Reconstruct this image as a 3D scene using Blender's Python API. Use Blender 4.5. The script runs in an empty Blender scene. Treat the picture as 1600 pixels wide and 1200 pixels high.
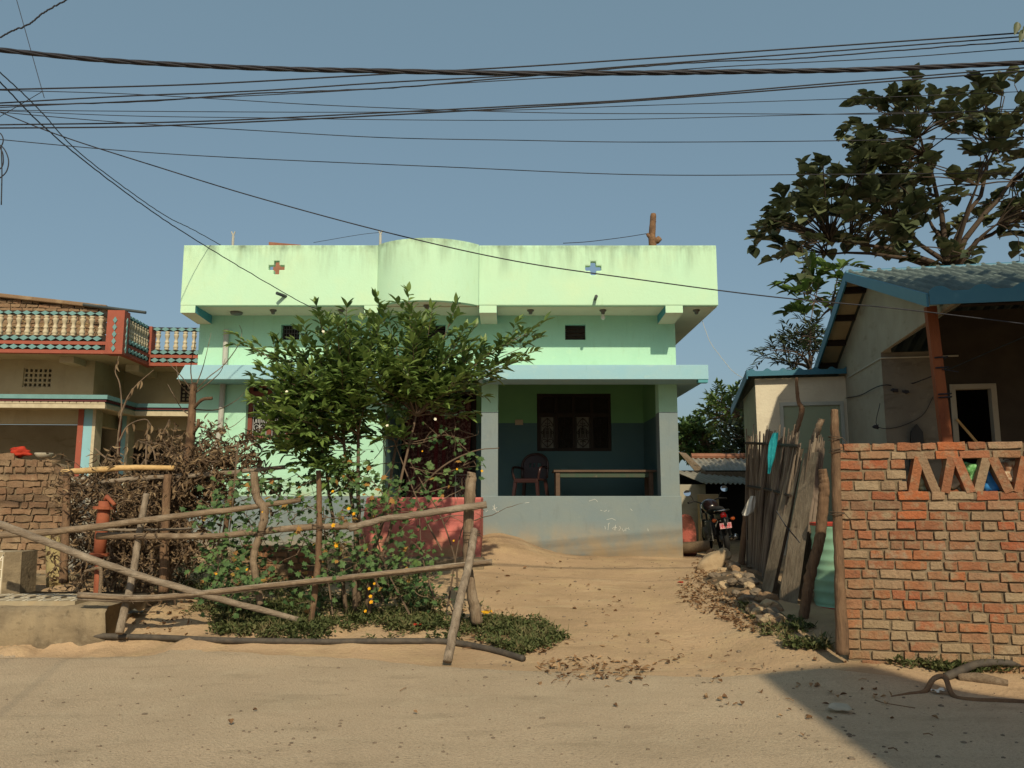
import bpy, bmesh, math, random
from mathutils import Vector, Matrix, noise as mnoise
R = math.radians
random.seed(7)
scene = bpy.context.scene
COL = scene.collection

# ------------------------------------------------------------------ camera
EYE = 1.5; FPX = 1230.0; PITCH = R(8.1)
cam = bpy.data.cameras.new("camera"); camo = bpy.data.objects.new("camera", cam); COL.objects.link(camo)
cam.sensor_width = 36; cam.lens = 36*FPX/1600; cam.clip_end = 3000
camo.location = (0, 0, EYE); camo.rotation_euler = (R(90)+PITCH, 0, 0)
scene.camera = camo
SP, CP = math.sin(PITCH), math.cos(PITCH)

def raydir(px, py):
    dx = (px-800)/FPX; dz = (600-py)/FPX
    return Vector((dx, CP-dz*SP, SP+dz*CP))
def at(px, py, Y):
    d = raydir(px, py); return Vector((0, 0, EYE))+d*(Y/d.y)

# ------------------------------------------------------------------ materials
def nd(nt, t, **k):
    n = nt.nodes.new(t)
    for a, v in k.items(): setattr(n, a, v)
    return n
def mat(name, c1, c2=None, rough=.85, scale=6, lo=.35, hi=.65, bump=.0, bscale=60, spec=.25, stretch=(1, 1, 1), layers=(), var=None, trans=0, metal=0, detail=6, fine=0):
    """base colour c1 broken up with c2; layers = (colour, kind, args...) of real stains; var = colours picked by the mesh's own var attribute"""
    m = bpy.data.materials.new(name); m.use_nodes = True
    nt = m.node_tree; L = nt.links
    b = nt.nodes["Principled BSDF"]
    b.inputs["Roughness"].default_value = rough
    b.inputs["Specular IOR Level"].default_value = spec
    b.inputs["Metallic"].default_value = metal
    tc = nd(nt, "ShaderNodeTexCoord")
    def mapping(s):
        mp = nd(nt, "ShaderNodeMapping"); mp.inputs["Scale"].default_value = s
        L.new(tc.outputs["Object"], mp.inputs["Vector"]); return mp.outputs[0]
    def noise(sc, st, d=detail, rgh=.6):
        n = nd(nt, "ShaderNodeTexNoise"); n.inputs["Scale"].default_value = sc; n.inputs["Detail"].default_value = d
        n.inputs["Roughness"].default_value = rgh
        L.new(mapping(st), n.inputs["Vector"]); return n.outputs["Fac"]
    def ramp(fac, a, z):
        r = nd(nt, "ShaderNodeMapRange"); r.inputs["From Min"].default_value = a; r.inputs["From Max"].default_value = z
        L.new(fac, r.inputs["Value"]); return r.outputs[0]
    def mix(fac, a, bb, blend='MIX'):
        x = nd(nt, "ShaderNodeMix", data_type='RGBA', blend_type=blend)
        if isinstance(fac, (int, float)): x.inputs[0].default_value = fac
        else: L.new(fac, x.inputs[0])
        for i, v in ((6, a), (7, bb)):
            if isinstance(v, tuple): x.inputs[i].default_value = (*v, 1)
            else: L.new(v, x.inputs[i])
        return x.outputs[2]
    def mul(a, bb):
        x = nd(nt, "ShaderNodeMath", operation='MULTIPLY'); L.new(a, x.inputs[0])
        if isinstance(bb, (int, float)): x.inputs[1].default_value = bb
        else: L.new(bb, x.inputs[1])
        return x.outputs[0]
    if var:
        at_ = nd(nt, "ShaderNodeAttribute", attribute_name="var")
        cr = nd(nt, "ShaderNodeValToRGB"); cr.color_ramp.interpolation = 'LINEAR'
        e = cr.color_ramp.elements
        while len(e) < len(var): e.new(.5)
        for i, v in enumerate(var): e[i].position = i/(len(var)-1); e[i].color = (*v, 1)
        L.new(at_.outputs["Fac"], cr.inputs[0]); col = cr.outputs[0]
        if c2: col = mix(ramp(noise(scale, stretch), lo, hi), col, c2)
    else:
        col = mix(ramp(noise(scale, stretch), lo, hi), c1, c2 or c1)
    for ly in layers:
        lc, kind = ly[0], ly[1]
        if kind == 'noise':      # scale, lo, hi, amount, stretch
            f = mul(ramp(noise(ly[2], ly[6] if len(ly) > 6 else (1, 1, 1)), ly[3], ly[4]), ly[5])
        else:                    # 'z': zfull, znone, noise scale, lo, hi, amount, stretch
            sx = nd(nt, "ShaderNodeSeparateXYZ"); L.new(tc.outputs["Object"], sx.inputs[0])
            nz = noise(ly[4], ly[8] if len(ly) > 8 else (1, 1, 1))
            f = mul(mul(ramp(sx.outputs["Z"], ly[3], ly[2]), ramp(nz, ly[5], ly[6])), ly[7])
        col = mix(f, col, lc)
    if fine:
        fn = noise(220, (1, 1, 1), 3, .7)
        r = ramp(fn, .3, .7)
        v = nd(nt, "ShaderNodeMapRange"); v.inputs["To Min"].default_value = 1-fine; v.inputs["To Max"].default_value = 1+fine
        L.new(r, v.inputs["Value"])
        hs = nd(nt, "ShaderNodeHueSaturation"); L.new(v.outputs[0], hs.inputs["Value"]); L.new(col, hs.inputs["Color"]); col = hs.outputs[0]
    L.new(col, b.inputs["Base Color"])
    if bump:
        bn = nd(nt, "ShaderNodeBump"); bn.inputs["Strength"].default_value = min(bump, 1); bn.inputs["Distance"].default_value = .02
        L.new(noise(bscale, stretch, 8, .65), bn.inputs["Height"]); L.new(bn.outputs[0], b.inputs["Normal"])
    if trans:
        tr = nd(nt, "ShaderNodeBsdfTranslucent"); L.new(col, tr.inputs[0])
        ms = nd(nt, "ShaderNodeMixShader"); ms.inputs[0].default_value = trans
        L.new(b.outputs[0], ms.inputs[1]); L.new(tr.outputs[0], ms.inputs[2])
        L.new(ms.outputs[0], nt.nodes["Material Output"].inputs[0])
    return m

MILD = (.055, .06, .045); DUST = (.36, .25, .13)
M = {}
MINT = (.455, .70, .51); MINT2 = (.42, .66, .49)
M['mint'] = mat('mint_paint', (.40, .67, .50), (.36, .63, .48), .8, 1.2, bump=.2, bscale=25, layers=[((.30, .55, .36), 'noise', 3, .55, .8, .5), ((.28, .46, .30), 'noise', 6, .56, .78, .4, (2.5, 2.5, .35)), ((.50, .74, .50), 'noise', 11, .6, .75, .4), ((.22, .30, .2), 'noise', 30, .70, .78, .5), (DUST, 'z', 1.5, 1.85, 4, .35, .65, .5)], fine=.06)
M['mint_parapet'] = mat('mint_paint_weathered', MINT, (.47, .69, .49), .8, 1.0, bump=.15, bscale=22, fine=.04, layers=[
    (MILD, 'z', 5.50, 4.85, 2.1, .50, .76, .75, (1.6, 1.6, .25)), ((.25, .33, .2), 'z', 5.45, 5.0, 6, .45, .75, .5, (2.5, 2.5, .3)), (MILD, 'z', 5.43, 5.33, 7, .42, .7, .55, (1, 1, .8)), ((.54, .70, .46), 'noise', 1.7, .52, .75, .5), ((.36, .54, .29), 'noise', 9, .6, .75, .25, (2, 2, .4))])
M['chajja'] = mat('pale_blue_paint', (.26, .47, .56), (.29, .48, .54), .75, 2.5, bump=.12, bscale=20, layers=[((.40, .56, .52), 'noise', 4, .58, .75, .5, (1, 1, 3)), ((.12, .26, .28), 'noise', 6, .62, .8, .35, (3, 3, .5))], fine=.05)
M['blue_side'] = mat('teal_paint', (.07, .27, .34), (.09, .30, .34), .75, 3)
M['cream'] = mat('cream_soffit', (.74, .63, .45), (.68, .58, .41), .85, 2, layers=[((.36, .33, .24), 'noise', 5, .6, .8, .4)], fine=.04)
M['dado'] = mat('blue_grey_dado', (.165, .215, .235), (.19, .23, .23), .75, 2.2, bump=.15, bscale=18, fine=.06,
    layers=[((.13, .16, .17), 'noise', 5, .55, .75, .5, (2, 2, .5)), ((.24, .27, .26), 'noise', 9, .6, .75, .4), (DUST, 'z', .58, 1.12, 3.0, .32, .62, .9, (1, 1, .8)), ((.30, .22, .13), 'z', .5, .82, 2, .2, .45, .85)])
M['dado_shaded'] = mat('blue_grey_dado_shaded', (.065, .135, .155), (.075, .145, .155), .8, 2)  # same dado paint, darkened for the shade of the verandah
M['mint_shaded'] = mat('mint_paint_shaded', (.16, .36, .17), (.14, .33, .16), .85, 2)  # same mint paint as outside, verandah shade put into the colour
M['dark_in'] = mat('dark_interior', (.02, .018, .015), None, .9)
M['floor'] = mat('cement_floor', (.20, .19, .17), (.15, .14, .13), .8, 4)
M['roofcem'] = mat('weathered_cement', (.30, .28, .24), (.22, .21, .18), .9, 3, bump=.3, bscale=20)
M['pvc'] = mat('grey_pvc', (.42, .42, .38), (.38, .37, .33), .55, 5, layers=[(DUST, 'noise', 4, .55, .75, .4)])
M['pvcdark'] = mat('dark_pipe', (.035, .045, .05), (.05, .06, .06), .5, 8)
M['redwood'] = mat('red_painted_wood', (.19, .055, .035), (.15, .045, .03), .6, 8, stretch=(1, 1, .2), bump=.15, layers=[((.25, .16, .10), 'noise', 14, .62, .75, .4)])
M['grille'] = mat('silver_grille', (.50, .50, .50), (.40, .40, .39), .45, 20, metal=.3)
M['darkwood'] = mat('dark_wood', (.016, .011, .008), (.025, .016, .011), .6, 8, stretch=(1, 1, .15))
M['panegrey'] = mat('backlit_pane_grey', (.16, .155, .13), (.12, .12, .10), .4, 5)  # grey stands in for daylight from a far window; also colours a scrap
M['pink'] = mat('pink_painted_masonry', (.55, .165, .145), (.47, .135, .12), .85, 3, bump=.5, bscale=12, fine=.08, layers=[((.62, .27, .22), 'noise', 6, .52, .72, .6), ((.30, .10, .08), 'noise', 9, .6, .75, .5), (DUST, 'z', .70, 1.1, 3, .35, .6, .8)])
M['curtain'] = mat('patterned_curtain', (.055, .018, .02), (.17, .10, .09), .9, 22, .50, .56, layers=[((.26, .18, .15), 'noise', 55, .58, .62, .8), ((.14, .01, .02), 'noise', 3, .5, .6, .6, (4, 4, .2))])
M['steel'] = mat('steel_wire', (.35, .35, .34), None, .4, metal=.8)
M['bulb'] = mat('white_bulb', (.7, .68, .62), None, .3)
M['socket'] = mat('grey_socket', (.16, .15, .13), None, .6)
M['wood'] = mat('weathered_wood', (.25, .185, .125), (.15, .105, .07), .9, 14, bump=.9, bscale=40, stretch=(3, 3, 3), fine=.15, layers=[((.10, .07, .045), 'noise', 14, .58, .75, .7), ((.37, .32, .26), 'noise', 5, .55, .75, .5)])
M['woodgrey'] = mat('grey_weathered_wood', (.285, .23, .175), (.17, .13, .095), .9, 15, bump=.9, bscale=40, fine=.15, layers=[((.09, .065, .045), 'noise', 16, .58, .74, .7), ((.42, .37, .31), 'noise', 6, .55, .75, .5)])
for nm_, st_ in (('h', (.16, 1, 1)), ('v', (1, 1, .16))):
    for wn_, ca_, cb_, cd_, ce_ in (('wood', (.25, .185, .125), (.15, .105, .07), (.06, .042, .028), (.34, .28, .21)), ('woodgrey', (.285, .23, .175), (.17, .13, .095), (.065, .05, .035), (.40, .35, .28)), ('woodbrown', (.20, .12, .07), (.12, .072, .044), (.045, .028, .018), (.29, .20, .125))):
        M[wn_+'_'+nm_] = mat(wn_+'_grain_'+nm_, ca_, cb_, .92, 20, bump=1, bscale=55, stretch=st_, fine=.16, layers=[(cd_, 'noise', 26, .60, .70, .85, st_), (ce_, 'noise', 6, .54, .74, .6), (cd_, 'noise', 11, .70, .75, .8), (ce_, 'noise', 40, .62, .72, .4, st_)])
M['woodpale'] = mat('peeled_wood', (.55, .37, .17), (.44, .28, .12), .8, 8, bump=.4, bscale=30, fine=.12, layers=[((.20, .12, .06), 'noise', 12, .62, .75, .6)])
M['woodbrown'] = mat('brown_bark', (.21, .12, .065), (.13, .075, .045), .95, 9, bump=.9, bscale=30, fine=.2, layers=[((.29, .19, .115), 'noise', 7, .55, .7, .6)])
M['plank'] = mat('grey_plank', (.22, .175, .125), (.15, .115, .08), .9, 18, bump=.7, bscale=45, stretch=(1, 1, .06), fine=.1, layers=[((.10, .07, .05), 'noise', 12, .60, .70, .8, (1, 1, .12)), ((.06, .04, .03), 'noise', 9, .70, .73, .9), ((.33, .27, .2), 'noise', 3, .5, .75, .6)])
M['stick'] = mat('dry_stalks', None, (.07, .05, .035), .9, 9, .45, .75, var=[(.10, .075, .055), (.20, .155, .115), (.16, .125, .10), (.26, .21, .155)], bump=.5, stretch=(1, 1, .2))
M['ground'] = mat('dry_earth', (.43, .297, .182), (.345, .238, .144), .95, .9, bump=.9, bscale=26, fine=.22, layers=[((.25, .175, .10), 'noise', 1.6, .50, .70, .65, (.5, 1.6, 1)), ((.47, .37, .235), 'noise', 3.1, .56, .72, .5, (.4, 1.5, 1)), ((.45, .33, .185), 'noise', 2.3, .5, .72, .55), ((.25, .165, .085), 'noise', 5, .60, .78, .55), ((.17, .12, .07), 'noise', 38, .64, .72, .7), ((.20, .14, .08), 'noise', 14, .62, .74, .45), ((.52, .42, .28), 'noise', 60, .70, .75, .5)])
M['road'] = mat('dusty_road', (.49, .375, .258), (.41, .312, .213), .95, 1.1, bump=.9, bscale=60, fine=.26, layers=[((.31, .245, .16), 'noise', 1.3, .5, .75, .5, (.3, 1.2, 1)), ((.54, .43, .30), 'noise', 2.2, .48, .7, .6), ((.30, .23, .155), 'noise', 60, .46, .66, .5), ((.56, .46, .33), 'noise', 90, .52, .68, .5), ((.22, .175, .115), 'noise', 4, .55, .75, .5, (.35, 1, 1)), ((.12, .095, .065), 'noise', 45, .62, .70, .7), ((.44, .37, .27), 'noise', 75, .62, .70, .6), ((.16, .125, .085), 'noise', 110, .60, .68, .6)])
M['soil'] = mat('dark_soil', (.16, .11, .066), (.10, .07, .044), .95, 5, bump=.9, bscale=25, fine=.2, layers=[((.25, .18, .10), 'noise', 4, .58, .72, .6), ((.06, .05, .025), 'noise', 9, .58, .7, .6)])
M['mortar'] = mat('mud_mortar', (.22, .165, .105), (.14, .105, .068), .95, 9, bump=.8, bscale=30, fine=.15, layers=[((.30, .25, .18), 'noise', 3, .58, .7, .6), ((.09, .065, .045), 'noise', 14, .62, .72, .8)])
M['brick'] = mat('red_brick', None, (.275, .20, .125), .93, 6.5, .53, .68, bump=.9, bscale=36, fine=.18, var=[(.27, .165, .095), (.31, .095, .045), (.23, .095, .05), (.27, .145, .08), (.37, .115, .045), (.20, .115, .07), (.32, .235, .15), (.26, .105, .055), (.31, .115, .05)], layers=[((.30, .245, .18), 'noise', 2.6, .60, .68, .8), ((.12, .055, .03), 'noise', 24, .6, .7, .5), ((.12, .085, .055), 'noise', 3.5, .54, .74, .6), ((.26, .20, .13), 'noise', 8, .53, .68, .65), ((.31, .22, .125), 'z', .12, 1.1, 2.5, .3, .6, .6), ((.12, .07, .045), 'noise', 15, .6, .75, .6)])
M['mudbrick'] = mat('mud_brick', None, (.20, .14, .085), .95, 5, .5, .75, bump=.8, bscale=30, fine=.15, var=[(.21, .135, .08), (.24, .14, .083), (.17, .11, .068), (.26, .175, .105), (.20, .115, .068)], layers=[((.36, .27, .17), 'noise', 3, .55, .7, .6), ((.10, .07, .045), 'noise', 14, .6, .75, .5)])
M['concrete'] = mat('stained_concrete', (.28, .22, .14), (.20, .155, .10), .92, 3, bump=.6, bscale=25, fine=.12, layers=[((.13, .10, .065), 'noise', 3.5, .46, .66, .8, (.6, 1, 1.6)), ((.07, .055, .038), 'noise', 11, .58, .72, .7), ((.40, .33, .22), 'noise', 6, .58, .75, .5)])
M['beigewall'] = mat('beige_plaster', (.42, .36, .235), (.36, .30, .19), .9, 2, bump=.2, bscale=20, fine=.06, layers=[((.24, .20, .14), 'noise', 3, .55, .78, .5, (1.5, 1.5, .6))])
M['redtrim'] = mat('red_trim_paint', (.31, .085, .055), (.26, .075, .05), .8, 5, fine=.08, layers=[((.38, .24, .17), 'noise', 12, .62, .75, .5)])
M['tealtrim'] = mat('teal_trim_paint', (.15, .29, .295), (.125, .25, .255), .8, 6, fine=.05)
M['creamtrim'] = mat('cream_trim_paint', (.50, .435, .31), (.40, .345, .24), .8, 8, fine=.08)
M['maroon'] = mat('maroon_paint', (.12, .035, .04), None, .8)
M['bluecol'] = mat('blue_column_paint', (.24, .45, .52), (.22, .42, .47), .8, 4, fine=.05)
M['whitewall'] = mat('grey_white_plaster', (.60, .545, .43), (.52, .46, .36), .9, 2.2, bump=.35, bscale=18, fine=.08, layers=[((.38, .33, .26), 'noise', 3, .56, .72, .55, (.7, .7, 2.4)), ((.22, .19, .15), 'noise', 9, .64, .76, .5), ((.30, .26, .2), 'z', .4, 1.6, 3, .4, .6, .5)])
M['houseplaster'] = mat('dull_plaster', (.35, .325, .265), (.29, .265, .215), .9, 2, bump=.3, bscale=18, fine=.07, layers=[((.20, .175, .13), 'noise', 4, .58, .72, .6, (.6, .6, 2))])
M['shadedwall'] = mat('shaded_plaster', (.20, .18, .145), (.15, .135, .11), .9, 2, bump=.4, bscale=18, fine=.08, layers=[((.08, .07, .055), 'noise', 4, .54, .72, .7, (.6, .6, 2)), ((.28, .25, .2), 'noise', 7, .6, .75, .5)])  # same plaster as the gable, porch shade put into its colour
M['porchshade'] = mat('porch_shade_brown', (.035, .028, .022), (.05, .04, .03), .95, 3)  # near-black colour stands in for the deep shade of the porch
M['bluemetal'] = mat('blue_painted_metal', (.022, .125, .20), (.03, .14, .21), .5, 4, layers=[((.08, .18, .22), 'noise', 5, .6, .78, .4)], spec=.4)
M['rooftile'] = mat('grey_green_sheet', (.13, .165, .155), (.10, .125, .12), .95, 3, spec=.05, layers=[((.20, .21, .18), 'noise', 4, .55, .8, .4), ((.11, .12, .105), 'noise', 8, .62, .8, .35)])
M['doorgreen'] = mat('pale_green_door', (.27, .32, .22), (.25, .29, .2), .55, 2, spec=.35, layers=[(DUST, 'noise', 4, .58, .8, .35)])
M['doorframe'] = mat('grey_white_frame', (.42, .43, .39), (.36, .37, .33), .6, 4)
M['orangepost'] = mat('orange_wood_post', (.24, .075, .028), (.17, .05, .022), .8, 9, stretch=(1, 1, .15), bump=.4)
M['drum'] = mat('mint_drum_paint', (.25, .45, .31), (.22, .40, .28), .5, 4, layers=[((.23, .12, .07), 'noise', 10, .66, .74, .7), (DUST, 'noise', 4, .56, .75, .4)], spec=.4)
M['drumred'] = mat('red_rim_paint', (.42, .05, .035), (.30, .05, .03), .55, 8)
M['black'] = mat('black_plastic', (.012, .012, .013), None, .4, spec=.4)
M['rubber'] = mat('black_rubber', (.018, .017, .016), None, .85)
M['chrome'] = mat('chrome', (.55, .55, .55), None, .2, metal=1)
M['mirror'] = mat('mirror_glass', (.85, .87, .9), None, .05, metal=1)
M['redlens'] = mat('red_lens', (.55, .01, .008), None, .2, spec=.5)
M['orangelens'] = mat('orange_lens', (.75, .14, .02), None, .25, spec=.5)
M['platered'] = mat('red_plate', (.48, .05, .07), None, .5)
M['platewhite'] = mat('white_plate_mark', (.75, .68, .66), None, .5)
M['bikered'] = mat('black_red_tank', (.012, .006, .006), None, .25, spec=.5)
M['stone'] = mat('grey_brown_stone', (.20, .155, .112), (.135, .105, .077), .95, 6, bump=.9, bscale=22, fine=.15, layers=[((.25, .20, .14), 'noise', 4, .58, .75, .6)])
M['boulder'] = mat('pale_boulder', (.40, .295, .185), (.33, .24, .145), .95, 4, bump=.7, bscale=18, fine=.12, layers=[((.28, .19, .11), 'noise', 5, .6, .75, .5)])
M['pinkstone'] = mat('pink_painted_stone', (.36, .095, .07), (.30, .08, .06), .9, 5, bump=.7, bscale=20, layers=[((.09, .03, .02), 'noise', 4, .42, .52, .95), ((.50, .26, .21), 'noise', 8, .66, .74, .6)])
M['tin'] = mat('corrugated_tin', (.30, .285, .245), (.22, .205, .175), .6, 3, metal=.2, layers=[((.20, .11, .06), 'noise', 4, .58, .75, .5)])
M['rusty'] = mat('rusty_ridge', (.27, .125, .08), (.20, .09, .055), .8, 6)
M['tealcloth'] = mat('teal_cloth', (.012, .22, .26), (.03, .33, .36), .85, 18, .5, .7)
M['whiteplastic'] = mat('white_polythene', (.62, .60, .55), (.5, .48, .43), .45, 8, spec=.4)
M['bluecloth'] = mat('blue_polythene', (.02, .15, .46), (.05, .26, .58), .5, 14)
M['greennet'] = mat('green_netting', (.10, .30, .09), (.22, .46, .20), .8, 55, .45, .55)
M['palesack'] = mat('pale_sack', (.42, .38, .30), (.33, .29, .22), .85, 12)
M['greensack'] = mat('pale_green_sack', (.40, .50, .36), (.25, .28, .2), .7, 18, .4, .6)
M['striped'] = mat('striped_sack', (.45, .36, .25), (.27, .14, .08), .85, 30, .45, .55, layers=[((.05, .13, .25), 'noise', 9, .64, .68, .8)])
M['redcloth'] = mat('red_cloth', (.42, .04, .018), (.34, .03, .014), .85, 12)
M['hosemat'] = mat('black_hose', (.05, .043, .037), (.085, .07, .055), .7, 12, bump=.3)
M['wire'] = mat('black_cable', (.018, .019, .026), (.03, .03, .038), .6, 12)
M['wiregrey'] = mat('grey_wire', (.09, .085, .085), None, .6)
M['pumpred'] = mat('orange_pipe_paint', (.29, .085, .04), (.22, .065, .035), .75, 7, fine=.1, layers=[((.22, .12, .08), 'noise', 8, .6, .75, .6)])
M['chalk'] = mat('chalk', (.62, .62, .57), None, .95)
M['chair'] = mat('maroon_plastic', (.035, .013, .012), (.028, .012, .01), .35, 6, spec=.45)
M['tabletop'] = mat('worn_table_wood', (.12, .075, .05), (.08, .05, .033), .7, 8, stretch=(.2, 1, 1))
M['tablegreen'] = mat('worn_green_paint', (.035, .07, .045), (.06, .065, .045), .7, 9, layers=[((.28, .22, .15), 'noise', 16, .66, .72, .7)])
M['switch'] = mat('cream_switchboard', (.42, .34, .24), None, .5)
M['yellow'] = mat('yellow_petals', (.75, .47, .02), (.80, .38, .02), .7, 20, trans=.25)
M['yleaf'] = mat('yellowed_leaves', None, None, .8, var=[(.34, .25, .05), (.32, .16, .05), (.24, .20, .06)], trans=.25)
M['white_petal'] = mat('white_petals', (.75, .72, .58), None, .7)
def leafmat(n, cs, tr=.3, rough=.42, spec=.45): return mat(n, None, None, rough, var=cs, trans=tr, spec=spec)
M['leaf_shrub'] = leafmat('glossy_shrub_leaves', [(.055, .10, .026), (.095, .16, .04), (.14, .215, .055), (.19, .275, .07), (.26, .34, .09)], .32)
M['leaf_vine'] = leafmat('vine_leaves', [(.04, .085, .03), (.065, .125, .04), (.10, .17, .055), (.15, .22, .05)], .25, .6, .3)
M['leaf_big'] = leafmat('broad_leaves', [(.028, .04, .02), (.05, .065, .03), (.08, .098, .045), (.125, .14, .065), (.18, .18, .08)], .2, .5, .35)
M['leaf_far'] = leafmat('distant_leaves', [(.035, .07, .02), (.06, .11, .03), (.09, .145, .04), (.13, .18, .05)], .25, .6, .3)
M['leaf_light'] = leafmat('papaya_leaves', [(.05, .10, .025), (.09, .15, .035), (.13, .20, .05)], .3, .6, .3)
M['weed'] = leafmat('weed_leaves', [(.045, .06, .022), (.075, .095, .032), (.115, .125, .05), (.18, .155, .075), (.24, .185, .10)], .2, .7, .2)
M['deadleaf'] = leafmat('dead_leaves', [(.075, .05, .032), (.13, .085, .052), (.19, .13, .078), (.28, .20, .12)], .15, .85, .1)
M['litter'] = leafmat('leaf_litter', [(.10, .055, .03), (.17, .095, .05), (.25, .155, .085), (.34, .23, .13)], 0, .9, .1)
M['twig'] = mat('dry_twigs', None, None, .9, var=[(.085, .06, .042), (.15, .105, .072), (.23, .17, .12)])
M['bark'] = mat('grey_bark', (.15, .105, .07), (.10, .07, .048), .95, 12, bump=.6, bscale=40)
M['barkdark'] = mat('dark_bark', (.07, .05, .035), (.05, .036, .027), .95, 12)
M['tilewhite'] = mat('cream_tile', (.36, .30, .20), (.29, .235, .155), .6, 6, layers=[(DUST, 'noise', 5, .5, .7, .5)])
M['tileline'] = mat('white_tile_pattern', (.68, .63, .52), None, .6)
M['tiledark'] = mat('dark_tile_pattern', (.05, .04, .03), None, .6)
M['yellowstone'] = mat('lime_concrete', (.36, .29, .14), (.30, .24, .115), .95, 5, bump=.8, bscale=25, fine=.15)
M['straw'] = mat('straw', None, None, .9, var=[(.34, .24, .11), (.42, .30, .14), (.26, .18, .09)])

# ------------------------------------------------------------------ mesh helper
class MB:
    def __init__(s): s.v = []; s.f = []; s.mi = []; s.var = []
    def add(s, verts, faces, m=0, var=0.):
        o = len(s.v); s.v += [tuple(p) for p in verts]; s.var += [var]*len(verts)
        for f in faces: s.f.append(tuple(i+o for i in f)); s.mi.append(m)
    def box(s, x0, x1, y0, y1, z0, z1, m=0, var=0.):
        s.hexa([(x0, y0, z0), (x1, y0, z0), (x1, y1, z0), (x0, y1, z0), (x0, y0, z1), (x1, y0, z1), (x1, y1, z1), (x0, y1, z1)], m, var)
    def hexa(s, p, m=0, var=0.):
        s.add(p, [(3, 2, 1, 0), (4, 5, 6, 7), (0, 1, 5, 4), (1, 2, 6, 5), (2, 3, 7, 6), (3, 0, 4, 7)], m, var)
    def prism(s, poly, vec, m=0, var=0.):
        n = len(poly); vec = Vector(vec); a = [Vector(p) for p in poly]; b = [p+vec for p in a]
        s.add(a+b, [tuple(range(n))[::-1], tuple(range(n, 2*n))]+[(i, (i+1) % n, n+(i+1) % n, n+i) for i in range(n)], m, var)
    def tube(s, pts, rad, n=8, m=0, var=0., caps=True, flat=1.0):
        pts = [Vector(p) for p in pts]; k = len(pts)
        if not hasattr(rad, '__len__'): rad = [rad]*k
        t0 = (pts[1]-pts[0]).normalized(); up = Vector((0, 0, 1)) if abs(t0.z) < .9 else Vector((1, 0, 0))
        nx = t0.cross(up).normalized(); vs = []; prev = t0
        for i in range(k):
            t = (pts[min(i+1, k-1)]-pts[max(i-1, 0)]).normalized()
            nx = (nx-t*nx.dot(t)).normalized(); ny = t.cross(nx)
            for j in range(n):
                a = 2*math.pi*j/n; vs.append(pts[i]+nx*math.cos(a)*rad[i]+ny*math.sin(a)*rad[i]*flat)
        fs = [(i*n+j, i*n+(j+1) % n, (i+1)*n+(j+1) % n, (i+1)*n+j) for i in range(k-1) for j in range(n)]
        if caps: fs += [tuple(range(n))[::-1], tuple(range((k-1)*n, k*n))]
        s.add(vs, fs, m, var)
    def lathe(s, prof, c=(0, 0, 0), n=14, m=0, axis='z'):
        vs = []
        for r, z in prof:
            for j in range(n):
                a = 2*math.pi*j/n; p = (r*math.cos(a), r*math.sin(a), z)
                if axis == 'y': p = (p[0], p[2], p[1])
                if axis == 'x': p = (p[2], p[0], p[1])
                vs.append((c[0]+p[0], c[1]+p[1], c[2]+p[2]))
        k = len(prof)
        s.add(vs, [(i*n+j, i*n+(j+1) % n, (i+1)*n+(j+1) % n, (i+1)*n+j) for i in range(k-1) for j in range(n)]+[tuple(range(n))[::-1], tuple(range((k-1)*n, k*n))], m)
    def gridwall(s, xs, zs, y0, y1, hole, m=lambda i, j: 0, back=None):
        nx, nz = len(xs)-1, len(zs)-1
        sol = lambda i, j: 0 <= i < nx and 0 <= j < nz and not hole(i, j)
        for i in range(nx):
            for j in range(nz):
                if not sol(i, j): continue
                a, b, c, d = xs[i], xs[i+1], zs[j], zs[j+1]; q = m(i, j)
                s.add([(a, y0, c), (b, y0, c), (b, y0, d), (a, y0, d)], [(0, 1, 2, 3)], q)
                s.add([(a, y1, c), (b, y1, c), (b, y1, d), (a, y1, d)], [(3, 2, 1, 0)], q if back is None else back)
                if not sol(i-1, j): s.add([(a, y0, c), (a, y1, c), (a, y1, d), (a, y0, d)], [(3, 2, 1, 0)], q)
                if not sol(i+1, j): s.add([(b, y0, c), (b, y1, c), (b, y1, d), (b, y0, d)], [(0, 1, 2, 3)], q)
                if not sol(i, j-1): s.add([(a, y0, c), (b, y0, c), (b, y1, c), (a, y1, c)], [(3, 2, 1, 0)], q)
                if not sol(i, j+1): s.add([(a, y0, d), (b, y0, d), (b, y1, d), (a, y1, d)], [(0, 1, 2, 3)], q)
    def build(s, name, mats, parent=None, smooth=False, bevel=0, weld=False, loc=None):
        me = bpy.data.meshes.new(name)
        v = s.v
        if loc is not None: v = [(p[0]-loc[0], p[1]-loc[1], p[2]-loc[2]) for p in v]
        me.from_pydata(v, [], s.f)
        for mm in (mats if isinstance(mats, (list, tuple)) else [mats]): me.materials.append(M[mm] if isinstance(mm, str) else mm)
        me.polygons.foreach_set("material_index", s.mi)
        a = me.attributes.new("var", 'FLOAT', 'POINT'); a.data.foreach_set("value", s.var)
        if bevel or weld:
            bm = bmesh.new(); bm.from_mesh(me)
            bmesh.ops.remove_doubles(bm, verts=bm.verts, dist=1e-4)
            if bevel:
                ed = [e for e in bm.edges if len(e.link_faces) == 2 and e.calc_face_angle(0) > .6]
                bmesh.ops.bevel(bm, geom=ed, offset=bevel, segments=2, affect='EDGES', clamp_overlap=True, profile=.6)
            bm.to_mesh(me); bm.free()
        if smooth: me.polygons.foreach_set("use_smooth", [True]*len(me.polygons))
        me.update()
        o = bpy.data.objects.new(name, me); COL.objects.link(o)
        if parent is not None: o.parent = parent
        if loc is not None: o.location = loc
        return o

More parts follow.
